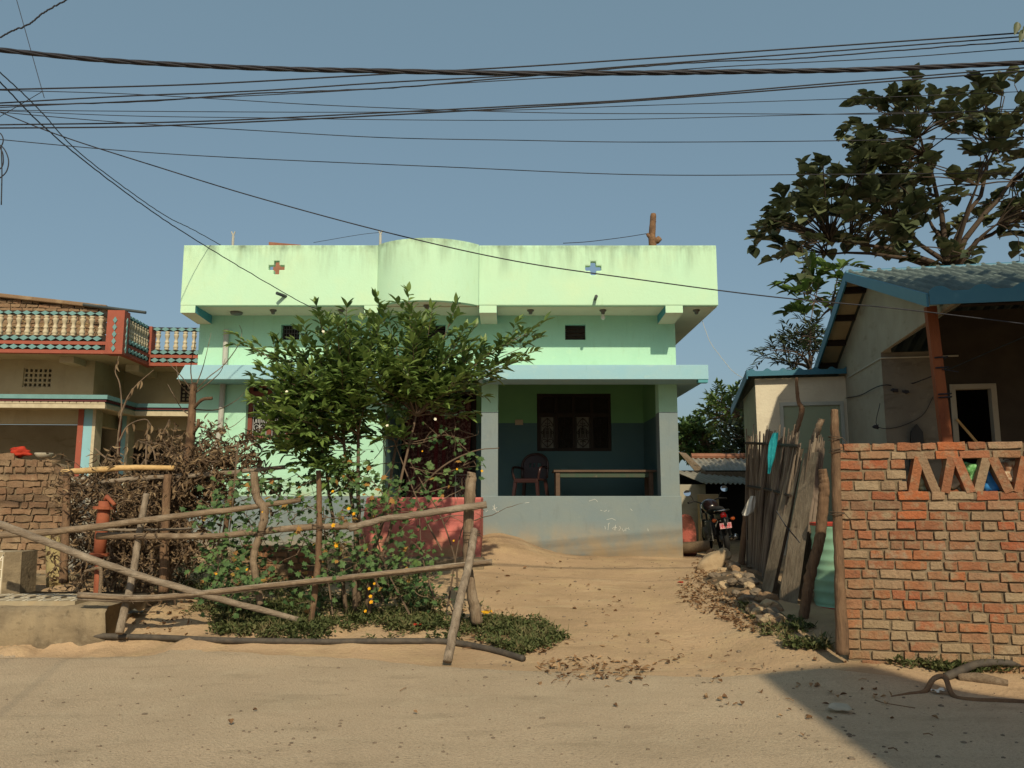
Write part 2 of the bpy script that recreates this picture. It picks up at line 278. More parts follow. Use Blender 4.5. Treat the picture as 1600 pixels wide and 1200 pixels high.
def tag(o, label=None, cat=None, group=None, kind=None):
    if label: o['label'] = label
    if cat: o['category'] = cat
    if group: o['group'] = group
    if kind: o['kind'] = kind
    return o
def empty(name, loc, label, cat, rz=0, group=None):
    o = bpy.data.objects.new(name, None); COL.objects.link(o); o.empty_display_size = .2
    o.location = loc; o.rotation_euler = (0, 0, rz)
    return tag(o, label, cat, group)

def spline(pts, n=6):
    """Catmull-Rom through pts"""
    P = [Vector(p) for p in pts]
    if len(P) < 3:
        return [P[0].lerp(P[1], i/n) for i in range(n+1)]
    Q = [P[0]*2-P[1]]+P+[P[-1]*2-P[-2]]; out = []
    for i in range(1, len(Q)-2):
        for k in range(n):
            t = k/n; a, b, c, d = Q[i-1], Q[i], Q[i+1], Q[i+2]
            out.append(.5*((2*b)+(c-a)*t+(2*a-5*b+4*c-d)*t*t+(3*b-a-3*c+d)*t**3))
    out.append(P[-1]); return out
def nz(x, y, z=0.): return mnoise.noise(Vector((x, y, z)))
def U(a, b): return random.uniform(a, b)
def rv(): 
    while True:
        v = Vector((U(-1, 1), U(-1, 1), U(-1, 1)))
        if .01 < v.length < 1: return v.normalized()

# ------------------------------------------------------------------ terrain
def sst(a, b, x):
    t = max(0, min(1, (x-a)/(b-a))); return t*t*(3-2*t)
def lin(x, pts):
    for (a, p), (b, q) in zip(pts, pts[1:]):
        if x <= b: return p+(q-p)*max(0, (x-a)/(b-a))
    return pts[-1][1]
def height(x, y):
    left = lin(y, [(7.35, 0), (12.8, .56), (40, .7)])-.07*sst(-3.2, -3.8, x)*sst(7.6, 7.85, y)*(1-sst(8.15, 8.3, y))-.08*sst(-2.6, -3.6, x)*sst(7.4, 8.0, y)*(1-sst(8.2, 8.8, y))
    right = lin(y, [(6.35, 0), (7.0, .10), (8.0, .30), (10.5, .43), (13, .52), (40, .7)])
    w = sst(1.7, 2.9, x)
    h = left*(1-w)+right*w
    h += .36*math.exp(-((x+.25)/.75)**2-((y-12.7)/.85)**2)*(1-w)                  # dust heap against the verandah wall
    h += .10*sst(-4.3, -5.2, x)*sst(8.6, 9.6, y)
    if y > 7.5:
        bed = sst(-.3, -1.0, x)*sst(7.75, 8.1, y)*(1-sst(10.5, 11.5, y))
        h += bed*(.05+.07*max(0, nz(x*2.1, y*2.6, 3))+.05*nz(x*5, y*6, 8))
    amp = sst(6.3, 7.6, y)*(1-.8*sst(.6, -.4, x)*(1-sst(7.9, 8.6, y)))
    h += amp*(.018*nz(x*.7, y*.9, 1)+.008*nz(x*3, y*3, 5)+.009*nz(x*7, y*8, 2)+.006*nz(x*15, y*15, 6)-.012*max(0, nz(x*2.2+3, y*.5, 21)))
    h += .004*nz(x*5, y*5, 9)+.012*nz(x*.6, y*.6, 4)*(1-amp)
    return h
def ground_at(px, py):
    d = raydir(px, py); o = Vector((0, 0, EYE)); t = 1.5
    while t < 60:
        p = o+d*t
        if p.z <= height(p.x, p.y): return Vector((p.x, p.y, height(p.x, p.y)))
        t += .02
    return o+d*60
def on_ground(x, y, dz=0): return Vector((x, y, height(x, y)+dz))
# ------------------------------------------------------------------ ground and road
def axis(a, b, step, far, n=14):
    fine = [a+i*step for i in range(int((b-a)/step)+1)]
    lo = [a-far*((i/n)**2.5) for i in range(n, 0, -1)]; hi = [fine[-1]+far*((i/n)**2.5) for i in range(1, n+1)]
    return lo+fine+hi
xs = axis(-9.5, 8.5, .075, 500); ys = axis(2.5, 14.5, .075, 500)
verts = [(x, y, height(x, y)) for y in ys for x in xs]; W_ = len(xs)
g = MB(); g.add(verts, [(j*W_+i, j*W_+i+1, (j+1)*W_+i+1, (j+1)*W_+i) for j in range(len(ys)-1) for i in range(W_-1)])
tag(g.build('ground', 'ground', smooth=True), kind='structure')
def road_edge(x):
    e = lin(x, [(-30, 8.3), (-6, 8.12), (-3.9, 8.10), (-2.75, 7.88), (-1.4, 7.70), (-.6, 7.42), (.4, 7.15), (1.6, 7.0), (2.6, 7.05), (3.1, 6.8), (4, 6.1), (6, 5.3), (30, 5.0)])
    return e+.05*nz(x*1.7, 0, 3)+.03*nz(x*6, 1, 3)
rx = axis(-9.5, 8.5, .075, 300, 10); rb = MB(); vs = []; NR = 40
for x in rx:
    e = road_edge(x)
    for k in range(NR+1):
        y = -6+(e+6)*(k/NR)**.6
        z = height(x, y)+.012
        if k == NR: z -= .05
        vs.append((x, y, z))
rb.add(vs, [(i*(NR+1)+k, (i+1)*(NR+1)+k, (i+1)*(NR+1)+k+1, i*(NR+1)+k+1) for i in range(len(rx)-1) for k in range(NR)])
tag(rb.build('road', 'road', smooth=True), kind='structure')

# ------------------------------------------------------------------ the mint green house
YW = 12.8; YF = 12.1; YC = 12.2; YB = 14.84; YR = 20.8
WX = lambda px, py=650: at(px, py, YW).x
WZ = lambda py, px=700: at(px, py, YW).z
house = empty('village_house', (0, 0, 0), 'mint green flat roofed single storey house with pale blue ledge and shaded verandah', 'house')
XL = WX(304); XR = WX(1057, 580); XD = WX(600); XC0, XC1 = WX(752, 690), WX(778, 690); XC2, XC3 = WX(1031, 690), WX(1060, 690)
XR = XC3
Zs = at(700, 493, YW).z; Zl = WZ(597); Zp = WZ(775); Zd = WZ(644); Zfl = 1.37; Zchtop = WZ(571)
def P(mb, name, mats, parent=house, label=None, **k):
    o = mb.build(name, mats, parent, **k)
    if label: o['label'] = label
    return o
# upper front wall with three ventilator holes
vx = [(439, 468, 506, 526), (667, 696, 508, 530), (883, 915, 507, 531)]
vent = [(WX(a, 518), WX(b, 518), WZ(d, a), WZ(c, a)) for a, b, c, d in vx]
zz0, zz1 = vent[2][2], vent[2][3]
xs_ = sorted([XL, XR]+[q for v in vent for q in v[:2]])
w = MB(); w.gridwall(xs_, [Zl, zz0, zz1, Zs], YW, YW+.24, lambda i, j: j == 1 and i in (1, 3, 5))
P(w, 'wall', 'mint', label='upper front wall')
for k, v in enumerate(vent):
    b = MB(); b.box(v[0]+.002, v[1]-.002, YW+.12, YW+.14, zz0+.002, zz1-.002)
    o = P(b, 'ventilator', ['darkwood', 'dark_in', 'plank'][2 if k == 2 else 1])
    s = MB()
    if k == 0:
        for q in range(7): s.tube([(v[0]+(q+.5)*(v[1]-v[0])/7, YW+.10, zz0), (v[0]+(q+.5)*(v[1]-v[0])/7, YW+.10, zz1)], .007, 5)
        for q in range(3): s.tube([(v[0], YW+.10, zz0+(q+1)*(zz1-zz0)/4), (v[1], YW+.10, zz0+(q+1)*(zz1-zz0)/4)], .007, 5)
    else:
        for q in range(4): s.box(v[0]+.004, v[1]-.004, YW+.09, YW+.115, zz0+.006+q*(zz1-zz0)/4, zz0+(q+.86)*(zz1-zz0)/4)
    P(s, 'louvre' if k else 'grille', 'wiregrey' if k == 0 else 'darkwood', o)
# lower left wall with its window
wx0, wx1 = WX(384.5, 640), WX(482, 640); wz0, wz1 = WZ(687, 430), WZ(598, 430)
w = MB(); w.gridwall([XL, wx0, wx1, XD], [-.2, Zp, wz0, wz1, Zl], YW, YW+.24, lambda i, j: i == 1 and j == 2, lambda i, j: 1 if j == 0 else 0)
P(w, 'wall', ['mint', 'dado'], label='lower front wall with blue grey foot')
w = MB(); w.box(XL-.02, XD+.015, YW-.05, YW, -.2, Zp-.06); P(w, 'plinth', 'dado')

def grille_panel(mb, x0, x1, z0, z1, y, r=.0065):
    """bars, a heart at the foot, a spade at the head and linked lozenges between, as in the photo"""
    cx = (x0+x1)/2; w_ = (x1-x0); h = z1-z0
    T = lambda pts: mb.tube([(cx+a*w_/2, y, z0+b*h) for a, b in pts], r, 5)
    for a in (-.96, .96): T([(a, 0), (a, 1)])
    T([(0, .02), (0, .98)])
    heart = [(0, .02), (-.45, .11), (-.8, .19), (-.8, .25), (-.5, .285), (-.18, .26), (0, .2)]
    T(heart); T([(-a, b) for a, b in heart])
    for s in (-1, 1):
        T([(s*.12, .2), (s*.4, .22), (s*.4, .17)])
        T([(s*.45, .32), (s*.45, .62)])
        T([(s*.78, .30), (s*.6, .36), (s*.6, .58), (s*.3, .66), (0, .6)])
        T([(s*.2, .33), (s*.2, .62)])
        T([(s*.95, .5), (s*.7, .46), (s*.45, .5), (s*.7, .54), (s*.95, .5)])
        T([(0, .46), (s*.22, .5), (0, .54)])
        T([(0, .97), (s*.5, .86), (s*.85, .75), (s*.7, .70), (s*.3, .74), (0, .68)])
        T([(s*.1, .80), (s*.3, .78), (s*.3, .83)])
def window(x0, x1, z0, z1, y, n, frame_m, pane_m, sunk, transom, label=None, chamfer=0, light=None, frame_w=.07):
    fr = MB(); fw = frame_w
    fr.box(x0+.002, x1-.002, y+sunk, y+sunk+.07, z0+.002, z0+fw); fr.box(x0+.002, x1-.002, y+sunk, y+sunk+.07, z1-fw, z1-.002)
    fr.box(x0+.002, x0+fw, y+sunk, y+sunk+.07, z0+fw, z1-fw); fr.box(x1-fw, x1-.002, y+sunk, y+sunk+.07, z0+fw, z1-fw)
    fr.box(x0+fw, x1-fw, y+sunk+.002, y+sunk+.07, transom-.04, transom+.04)
    step = (x1-x0-fw)/n
    for k in range(1, n): fr.box(x0+k*step, x0+k*step+fw, y+sunk+.003, y+sunk+.07, z0+fw, z1-fw)
    f = P(fr, 'window', frame_m, label=label)
    if chamfer:
        cc = MB()
        for s, xa in ((1, x0), (-1, x1)):
            cc = MB(); cc.prism([(xa, y+.01, z1+.001), (xa, y+.01, z1-chamfer), (xa+s*chamfer*.9, y+.01, z1+.001)][::s], (0, .06, 0)); P(cc, 'corner_board', frame_m, f)
    for k in range(n):
        a, b = x0+k*step+fw, x0+(k+1)*step
        gr = MB(); grille_panel(gr, a+.01, b-.01, z0+fw+.005, transom-.045, y+sunk+.025)
        P(gr, 'grille', 'grille' if light is None else 'darkwood', f)
        pn = MB(); pn.box(a, b, y+sunk+.055, y+sunk+.062, z0+fw, transom-.04)
        P(pn, 'pane', (light[k] if light else pane_m), f)
    pn = MB(); pn.box(x0+fw, x1-fw, y+sunk+.05, y+sunk+.06, transom+.04, z1-fw); P(pn, 'pane', 'dark_in', f)
    return f
window(wx0, wx1, wz0, wz1, YW, 3, 'redwood', 'dark_in', .10, WZ(614, 430), 'red framed window with silver scroll grille')

# columns, low wall, recess
for a, b, nm in ((XC0, XC1, 'left'), (XC2, XC3, 'right')):
    c = MB(); c.box(a, b, YW, YW+.3, Zd, Zl); c.box(a, b, YW, YW+.3, Zfl-.4, Zd, 1)
    P(c, 'column', ['mint', 'dado'], weld=False)
c = MB(); c.box(XC0, XC3+.02, YW-.025, YW+.10, -.3, Zp); P(c, 'low_wall', 'dado', bevel=.012)
w = MB(); xw0, xw1 = at(839, 660, YB).x, at(955, 660, YB).x; zw0, zw1 = at(890, 705, YB).z, at(890, 615, YB).z
zdi = at(900, 661, YB).z
XD0, XD1 = at(612, 690, YB).x, at(744, 690, YB).x; zdoor = at(680, 612, YB).z
for (m_, za, zb) in ((0, zdi, Zs), (1, Zfl, zdi)): pass
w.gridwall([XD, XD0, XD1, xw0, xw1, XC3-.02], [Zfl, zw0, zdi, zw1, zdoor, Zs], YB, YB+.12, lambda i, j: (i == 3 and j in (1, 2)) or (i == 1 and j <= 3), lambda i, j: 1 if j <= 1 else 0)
P(w, 'wall', ['mint_shaded', 'dado_shaded'], label='verandah back wall')
w = MB()
w.gridwall([YW+.30, YB], [Zfl, zdi, Zs], 0, 1, lambda i, j: False)
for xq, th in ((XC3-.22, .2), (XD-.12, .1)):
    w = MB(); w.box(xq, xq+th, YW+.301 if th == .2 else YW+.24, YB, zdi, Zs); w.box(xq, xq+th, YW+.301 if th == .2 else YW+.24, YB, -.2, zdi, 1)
    P(w, 'side_wall', ['mint_shaded', 'dado_shaded'])
w = MB(); w.box(XD+.015, XC3-.22, YW+.11, YB-.002, Zfl-.3, Zfl); P(w, 'floor', 'floor')
window(xw0, xw1, zw0, zw1, YB, 4, 'darkwood', 'dark_in', .02, at(890, 648, YB).z, 'dark verandah window with chamfered top corners', chamfer=.2, light=['panegrey', 'dark_in', 'panegrey', 'dark_in'], frame_w=.06)
b = MB(); p = at(811, 660, YB); b.box(p.x-.075, p.x+.075, YB-.025, YB-.001, p.z-.05, p.z+.05); P(b, 'switchboard', 'switch', bevel=.006)
# door leaf (open, dark) and frame
fr = MB(); fr.box(XD0, XD0+.08, YB-.02, YB+.1, Zfl, zdoor); fr.box(XD1-.08, XD1, YB-.02, YB+.1, Zfl, zdoor); fr.box(XD0+.08, XD1-.08, YB-.02, YB+.1, zdoor-.08, zdoor)
P(fr, 'door_frame', 'darkwood')
# rooms behind, outer walls, roof slab
w = MB()
w.box(XL, XL+.2, YW+.24, YR, -.2, Zs); w.box(XR-.02, XR+.0, YB, YR, -.2, Zs); w.box(XL+.2, XR-.02, YR-.2, YR, -.2, Zs)
P(w, 'wall', 'mint', label='side and rear walls')
w = MB(); w.box(XL+.21, XR-.03, YW+2.6, YW+2.66, -.1, Zs-.01); P(w, 'partition', 'dark_in')
XP0 = at(284.5, 430, YF).x; XP1 = at(1121, 430, YF).x; Zpt = at(500, 383, YF).z; Zst = Zs+.13
s = MB(); s.box(XP0+.1, XP1-.003, YF+.10, YR+.4, Zs, Zst); P(s, 'roof', ['cream', 'roofcem'])
# parapets
CR = [(432, 418), (927, 419)]
XB0, XB1 = at(590, 430, YF).x, at(748, 430, YF).x
def cross_panel(x0, x1, c):
    q = at(c[0], c[1], YF); u = .042; X = [x0, q.x-3*u, q.x-u, q.x+u, q.x+3*u, x1]; Z = [Zs, q.z-2.6*u, q.z-.9*u, q.z+.9*u, q.z+2.6*u, Zpt]
    mb = MB(); mb.gridwall(X, Z, YF, YF+.1, lambda i, j: (i == 2 and 1 <= j <= 3) or (j == 2 and 1 <= i <= 3))
    return mb
P(cross_panel(XP0, XB0, CR[0]), 'parapet', 'mint_parapet', bevel=.012, label='left front parapet with a cross shaped hole')
P(cross_panel(XB1, XP1, CR[1]), 'parapet', 'mint_parapet', bevel=.02, label='right front parapet with a cross shaped hole')
sag = .34; cw = (XB1-XB0)/2; rad = (cw*cw+sag*sag)/(2*sag); cxm = (XB0+XB1)/2; cym = YF-sag+rad; a0 = math.asin(cw/rad); N = 72
mb = MB(); vs = []
for i in range(N+1):
    a = -a0+2*a0*i/N; sx, cx_ = math.sin(a), math.cos(a)
    for rr in (rad, rad-.1):
        for z in (Zs, Zpt+.005): vs.append((cxm+rr*sx, cym-rr*cx_, z))
fs = []
for i in range(N):
    o = 4*i; n = o+4
    fs += [(o, n, n+1, o+1), (o+3, n+3, n+2, o+2), (o+1, n+1, n+3, o+3), (o+2, n+2, n, o)]
fs += [(0, 1, 3, 2), (4*N+2, 4*N+3, 4*N+1, 4*N)]
mb.add(vs, fs); o = mb.build('parapet', 'mint_parapet', house); o['label'] = 'bulging curved middle parapet'

mb = MB(); mb.prism([(cxm+(rad-.1)*math.sin(-a0+2*a0*i/N), min(YF+.099, cym-(rad-.1)*math.cos(-a0+2*a0*i/N)), Zs+.004) for i in range(N+1)], (0, 0, .12)); P(mb, 'balcony_slab', 'cream')
mb = MB(); mb.box(XP0, XP0+.1, YF+.1, YR+.4, Zs, Zpt-.01); P(mb, 'parapet', 'mint_parapet', label='left side parapet')
mb = MB(); mb.box(XP1-.003, XP1+.0, YF+.1, YR+.4, Zs, Zst+.01); mb.box(XP1-.1, XP1-.004, YF+.1, YR+.4, Zst, Zpt-.01)
P(mb, 'parapet', 'mint_parapet', label='right side parapet')
mb = MB(); mb.box(XP0+.1, XP1-.1, YR+.3, YR+.4, Zst, Zpt-.05); P(mb, 'parapet', 'mint_parapet', label='rear parapet')
# brackets under the slab
for a, b in ((282, 305), (569, 590.5), (749, 776), (1040, 1067)):
    xa, xb = at(a, 482, YF).x, at(b, 482, YF).x
    zf = at(a, 488.5, YF).z; zb = zf-.03
    mb = MB(); mb.add([(xa, YF+.003, zf), (xb, YF+.003, zf), (xb, YW, zb), (xa, YW, zb), (xa, YF+.003, Zs), (xb, YF+.003, Zs), (xb, YW, Zs), (xa, YW, Zs)], [(0, 1, 5, 4), (2, 3, 7, 6)], 0)
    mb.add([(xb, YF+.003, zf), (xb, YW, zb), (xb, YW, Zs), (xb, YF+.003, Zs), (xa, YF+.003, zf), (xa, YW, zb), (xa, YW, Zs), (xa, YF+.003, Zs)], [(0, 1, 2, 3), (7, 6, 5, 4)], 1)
    mb.add([(xa, YF+.003, zf), (xb, YF+.003, zf), (xb, YW, zb), (xa, YW, zb)], [(3, 2, 1, 0)], 2)
    P(mb, 'bracket', ['mint_parapet', 'blue_side', 'cream'])
# ledge (chajja)
x0, x1 = at(282, 582, YC).x, at(1107, 582, YC).x; z1, z0 = at(700, 570, YC).z, at(700, 592.5, YC).z
mb = MB(); mb.hexa([(x0-.06, YC, z0), (x1, YC, z0), (x1, YW-.001, z0), (XL-.05, YW-.001, z0), (x0+.06, YC+.01, z1), (x1, YC, z1), (x1, YW-.001, z1+.03), (XL-.05, YW-.001, z1+.03)])
mb.hexa([(XR+.002, YW, z0), (x1, YW, z0), (x1, YR, z0), (XR+.002, YR, z0), (XR+.002, YW, z1+.03), (x1, YW, z1+.03), (x1, YR, z1+.03), (XR+.002, YR, z1+.03)])
P(mb, 'ledge', 'chajja', bevel=.006)
mb = MB(); mb.box(x1-.16, x1-.01, YC+.01, YC+.13, z0-.05, z0-.001); P(mb, 'drip_block', 'blue_side')
# soffit lamps and dome, spouts, pipe
for k, (a, b) in enumerate(((427, 482), (533, 483), (829, 485), (942, 484), (1088, 485), (667, 473))):
    Y = YF+.3 if k < 5 else YF+.0; p = at(a, b, Y); x = p.x
    mb = MB(); mb.lathe([(.055, 0), (.055, -.02), (.035, -.03), (.03, -.06), (.022, -.07)], (x, Y, Zs-.001), 12)
    o = P(mb, 'lamp_holder', 'socket', smooth=True)
    if k in (3, 5):
        bb = MB(); bb.lathe([(.012, -.065), (.02, -.085), (.036, -.115), (.036, -.135), (.02, -.158), (.004, -.165)], (x, Y, Zs-.001), 12); P(bb, 'bulb', 'bulb' if k == 3 else 'socket', o, smooth=True)
p = at(371, 492, YW-.2); mb = MB(); mb.lathe([(.10, 0), (.10, -.02), (.085, -.04), (.05, -.05)], (p.x, YW-.25, Zs-.001), 16); P(mb, 'ceiling_cap', 'socket', smooth=True)
p = at(447, 463, YF); mb = MB(); mb.tube([(p.x, YF+.02, p.z), (p.x-.10, YF-.16, p.z+.01)], .026, 10); P(mb, 'drain_spout', 'pvcdark')
p = at(930, 465, YF); mb = MB(); mb.tube([(p.x, YF+.02, p.z-.02), (p.x, YF-.16, p.z-.02)], .026, 10); P(mb, 'drain_spout', 'pvcdark')
pa, pb, pc = at(354, 515, YW-.06), at(351, 570, YW-.06), at(347, 596, YW-.06)
mb = MB(); mb.tube([(pa.x, YW-.06, pa.z), (pa.x, YW-.06, Zchtop)], .045, 12)
mb.tube([(pa.x-.01, YW-.06, z0-.002), (pa.x-.02, YW-.06, 2.6), (pa.x-.13, YW-.08, 1.75), (pa.x-.15, YW-.1, 1.36)], .045, 12)
mb.lathe([(.058, 0), (.058, .12), (.066, .12), (.066, .16), (.058, .17), (.058, .2)], (pa.x-.15, YW-.1, 1.32), 12)
P(mb, 'drain_pipe', 'pvc', smooth=False)
# pink steps in front of the entrance
st = MB(); sa, sb = at(562, 775, YW-.9), at(757, 775, YW-.9)
zt = Zp-.02
st.hexa([(sa.x-.10, YW-1.0, 0), (XC0+.04, YW-1.0, 0), (XC0+.04, YW-.056, 0), (sa.x+.1, YW-.056, 0), (sa.x+.12, YW-1.0, zt), (XC0+.04, YW-1.0, zt), (XC0+.04, YW-.056, zt), (sa.x+.2, YW-.056, zt)])
steps = P(st, 'entrance_step', 'pink', bevel=.02, label='pink painted entrance block')
mb = MB()
for r_ in range(6):
    z_ = .52+r_*.155; off = (r_ % 2)*.16
    mb.box(sa.x+.04, XC0+.03, YW-1.006, YW-1.001, z_, z_+.012)
    for q in range(5):
        xx = sa.x+.18+off+q*.33
        if xx < XC0: mb.box(xx, xx+.012, YW-1.006, YW-1.001, z_+.012, z_+.15)
P(mb, 'mortar_joint', 'pink', steps)
mb = MB(); mb.box(sa.x-.25, XC0+.1, YW-1.35, YW-1.012, 0, .62); P(mb, 'entrance_step', 'concrete', bevel=.03, label='grey rubble footing under the pink block')
# chalk scribbles
mb = MB()
def stroke(pts, r=.0026):
    mb.tube([tuple(at(a, b, YW-.026)) for a, b in pts], r, 5)
for s_ in ([(945, 822), (946, 827)], [(951, 818), (950, 828)], [(950, 819), (953, 817)], [(957, 826), (961, 822), (960, 828), (957, 826)], [(962, 820), (961, 829)], [(959, 825), (964, 824)], [(968, 822), (970, 825), (967, 829)],
           [(972, 826), (974, 830), (977, 828), (976, 826)], [(978, 830), (978, 825), (981, 826)], [(982, 824), (983, 828)], [(1012, 826), (1013, 830)], [(938, 797), (941, 798)], [(943, 798), (945, 799), (948, 797)], [(950, 799), (952, 798)], [(985, 795), (988, 798)],
           [(770, 790), (776, 800)], [(773, 788), (772, 798)], [(769, 796), (777, 793)], [(776, 801), (780, 798)], [(820, 786), (827, 785)], [(759, 800), (762, 797)], [(920, 783), (930, 780), (934, 784)], [(948, 812), (956, 810), (962, 813)]):
    stroke(s_)
P(mb, 'chalk_mark', 'chalk')
# curtain in the doorway, mesh panel, chair, table
cx0, cx1 = XD0+.28, XD1-.1
mb = MB(); n = 90; zt2 = zdoor-.2
vs = []; 
for i in range(n+1):
    t = i/n; x = cx0+(cx1-cx0)*t
    for k in range(9):
        q = k/8; yy = YB-.10-.035*math.sin(t*62+math.sin(t*9)*2)*(.35+.65*(1-q))-.02*math.sin(t*17)
        vs.append((x+.01*math.sin(k+t*20), yy, Zfl+.03+(zt2-Zfl)*q))
mb.add(vs, [(i*9+k, (i+1)*9+k, (i+1)*9+k+1, i*9+k+1) for i in range(n) for k in range(8)])
tag(P(mb, 'door_curtain', 'curtain', None, smooth=True), 'dark red patterned curtain hanging in the house entrance doorway', 'curtain')
mb = MB(); a, b = at(712, 742, YB-.35), at(738, 742, YB-.35); za, zb = Zfl+.02, at(720, 742, YB-.35).z
cell = .055; W2, H2 = b.x-a.x, zb-za
def clip(x, z, s):
    t = min(W2-x, (H2-z)) if s > 0 else min(x, H2-z); return t
for i in range(-12, 16):
    for s in (1, -1):
        x = i*cell*1.0; pts = [(x+s*q*cell*.5, q*cell*.75) for q in range(0, 14)]
        pts = [(u, v) for u, v in pts if -1e-6 <= u <= W2+1e-6 and v <= H2]
        if len(pts) > 1: mb.tube([(a.x+u, YB-.35, za+v) for u, v in (pts[0], pts[-1])], .0035, 4)
for q in ((0, 0, W2, 0), (0, H2, W2, H2), (0, 0, 0, H2), (W2, 0, W2, H2)): mb.tube([(a.x+q[0], YB-.35, za+q[1]), (a.x+q[2], YB-.35, za+q[3])], .008, 5)
tag(P(mb, 'wire_mesh_panel', 'steel', None), 'small diamond wire mesh panel standing in the entrance beside the curtain', 'mesh panel')

def make_chair():
    p = at(829, 745, 14.2)
    t = empty('plastic_chair', (p.x, 14.15, Zfl), 'dark maroon plastic armchair with rounded back on the verandah', 'chair', R(-24))
    s = MB(); s.box(-.22, .22, -.22, .22, .40, .435); s.box(-.225, .225, -.235, -.2, .36, .43); P(s, 'seat', 'chair', t, bevel=.012)
    for sx in (-1, 1):
        for sy in (-1, 1):
            l = MB(); l.hexa([(sx*.25-.022, sy*.24-.022, 0), (sx*.25+.022, sy*.24-.022, 0), (sx*.25+.022, sy*.24+.022, 0), (sx*.25-.022, sy*.24+.022, 0), (sx*.20-.028, sy*.20-.025, .42), (sx*.20+.028, sy*.20-.025, .42), (sx*.20+.028, sy*.20+.025, .42), (sx*.20-.028, sy*.20+.025, .42)])
            P(l, 'leg', 'chair', t)
        a = MB(); a.tube(spline([(sx*.22, -.2, .4), (sx*.255, -.22, .55), (sx*.265, -.16, .63), (sx*.26, .05, .64), (sx*.235, .2, .62)], 5), .022, 8, flat=1); P(a, 'armrest', 'chair', t, smooth=True)
    b = MB(); prof = [(-.24, .45), (-.25, .66), (-.22, .78), (-.13, .86), (0, .885), (.13, .86), (.22, .78), (.25, .66), (.24, .45)]
    yb = lambda x, z: .19+.12*(z-.43)-.25*x*x
    rim = [(x, yb(x, z), z) for x, z in prof]; b.tube(spline(rim, 4), .024, 8)
    nn = 12; vs = []
    for k in range(nn+1):
        x = -.235+.47*k/nn; zt_ = .875-1.9*x*x-(.12 if abs(x) > .22 else 0)
        for q in range(7): z = .43+(zt_-.43)*q/6; vs.append((x, yb(x, z), z))
    fs = [(k*7+q, (k+1)*7+q, (k+1)*7+q+1, k*7+q+1) for k in range(nn) for q in range(6) if not (q in (2, 3) and k in (3, 5, 7, 8) and q == 3)]
    b.add(vs, fs); b.add([(a, c+.012, d) for a, c, d in vs], [f[::-1] for f in fs])
    P(b, 'backrest', 'chair', t, smooth=True)
make_chair()
pa, pb = at(868, 737, 13.5), at(1021, 737, 13.5)
t = empty('wooden_table', ((pa.x+pb.x)/2, 13.75, Zfl), 'long worn wooden table with green apron on the verandah', 'table')
L_ = (pb.x-pa.x)/2; H_ = pa.z-Zfl+.03
mb = MB()
for k in range(3): mb.box(-L_-.03, L_+.05, -.27+k*.19, -.27+k*.19+.185, H_-.035, H_-.002*k)
P(mb, 'tabletop', 'tabletop', t)
mb = MB(); mb.box(-L_+.08, L_-.08, -.235, -.21, H_-.125, H_-.036); mb.box(-L_+.08, L_-.08, .21, .235, H_-.125, H_-.036); P(mb, 'apron', 'tablegreen', t)
for sx in (-1, 1):
    for sy in (-1, 1):
        mb = MB(); mb.box(sx*(L_-.04)-.035, sx*(L_-.04)+.035, sy*.215-.03, sy*.215+.03, 0, H_-.037); P(mb, 'leg', 'tabletop', t)
# things on the roof
mb = MB(); Yt = 13.4
q = lambda a, b: tuple(at(a, b, Yt))
base = at(1021, 378, Yt); mb.tube(spline([(base.x, Yt, Zst), q(1020, 385), q(1019, 370), q(1020, 350), q(1021, 334)], 4), [.075]*4+[.07]*4+[.06]*4+[.055]*4+[.045], 9)
mb.tube([q(1019, 376), q(1027, 376), q(1031, 372)], [.07, .06, .05], 8); mb.tube([q(1019, 372), q(1013, 368), q(1011, 365)], [.05, .035, .025], 7); mb.tube([q(1021, 348), q(1025, 346)], [.02, .012], 6)
tag(P(mb, 'wooden_stump', 'woodbrown', None, smooth=True), 'knotted wooden stump standing up behind the right parapet of the roof', 'stump')
for a, b0, b1, lab in ((364.5, 362, 384, 'thin forked rod rising behind the left end of the roof parapet'), (594.5, 360, 384, 'thin forked rod rising behind the parapet beside the curved middle')):
    mb = MB(); p0, p1 = at(a, b0+7, 12.9), at(a, b0, 12.9)
    mb.tube([(p0.x, 12.9, Zst), tuple(p0)], .022, 7); mb.tube([tuple(p0), (p1.x-.03, 12.9, p1.z)], .012, 6); mb.tube([tuple(p0), (p1.x+.03, 12.9, p1.z)], .012, 6)
    tag(P(mb, 'roof_rod', 'pvc', None), lab, 'rod')
mb = MB(); a, b = at(420, 378, 16.), at(470, 381, 16.); mb.hexa([(a.x, 16, a.z-.25), (b.x, 16, a.z-.25), (b.x, 16.4, a.z-.25), (a.x, 16.4, a.z-.25), (a.x, 16, a.z), (b.x, 16, b.z-.02), (b.x, 16.4, b.z-.02), (a.x, 16.4, a.z)])
mb.box(a.x+.1, b.x-.1, 16.05, 16.35, Zst, a.z-.251)
tag(P(mb, 'brick_stack', 'rusty', None), 'small reddish brick stack just showing above the left roof parapet', 'brick stack')
random.seed(11)
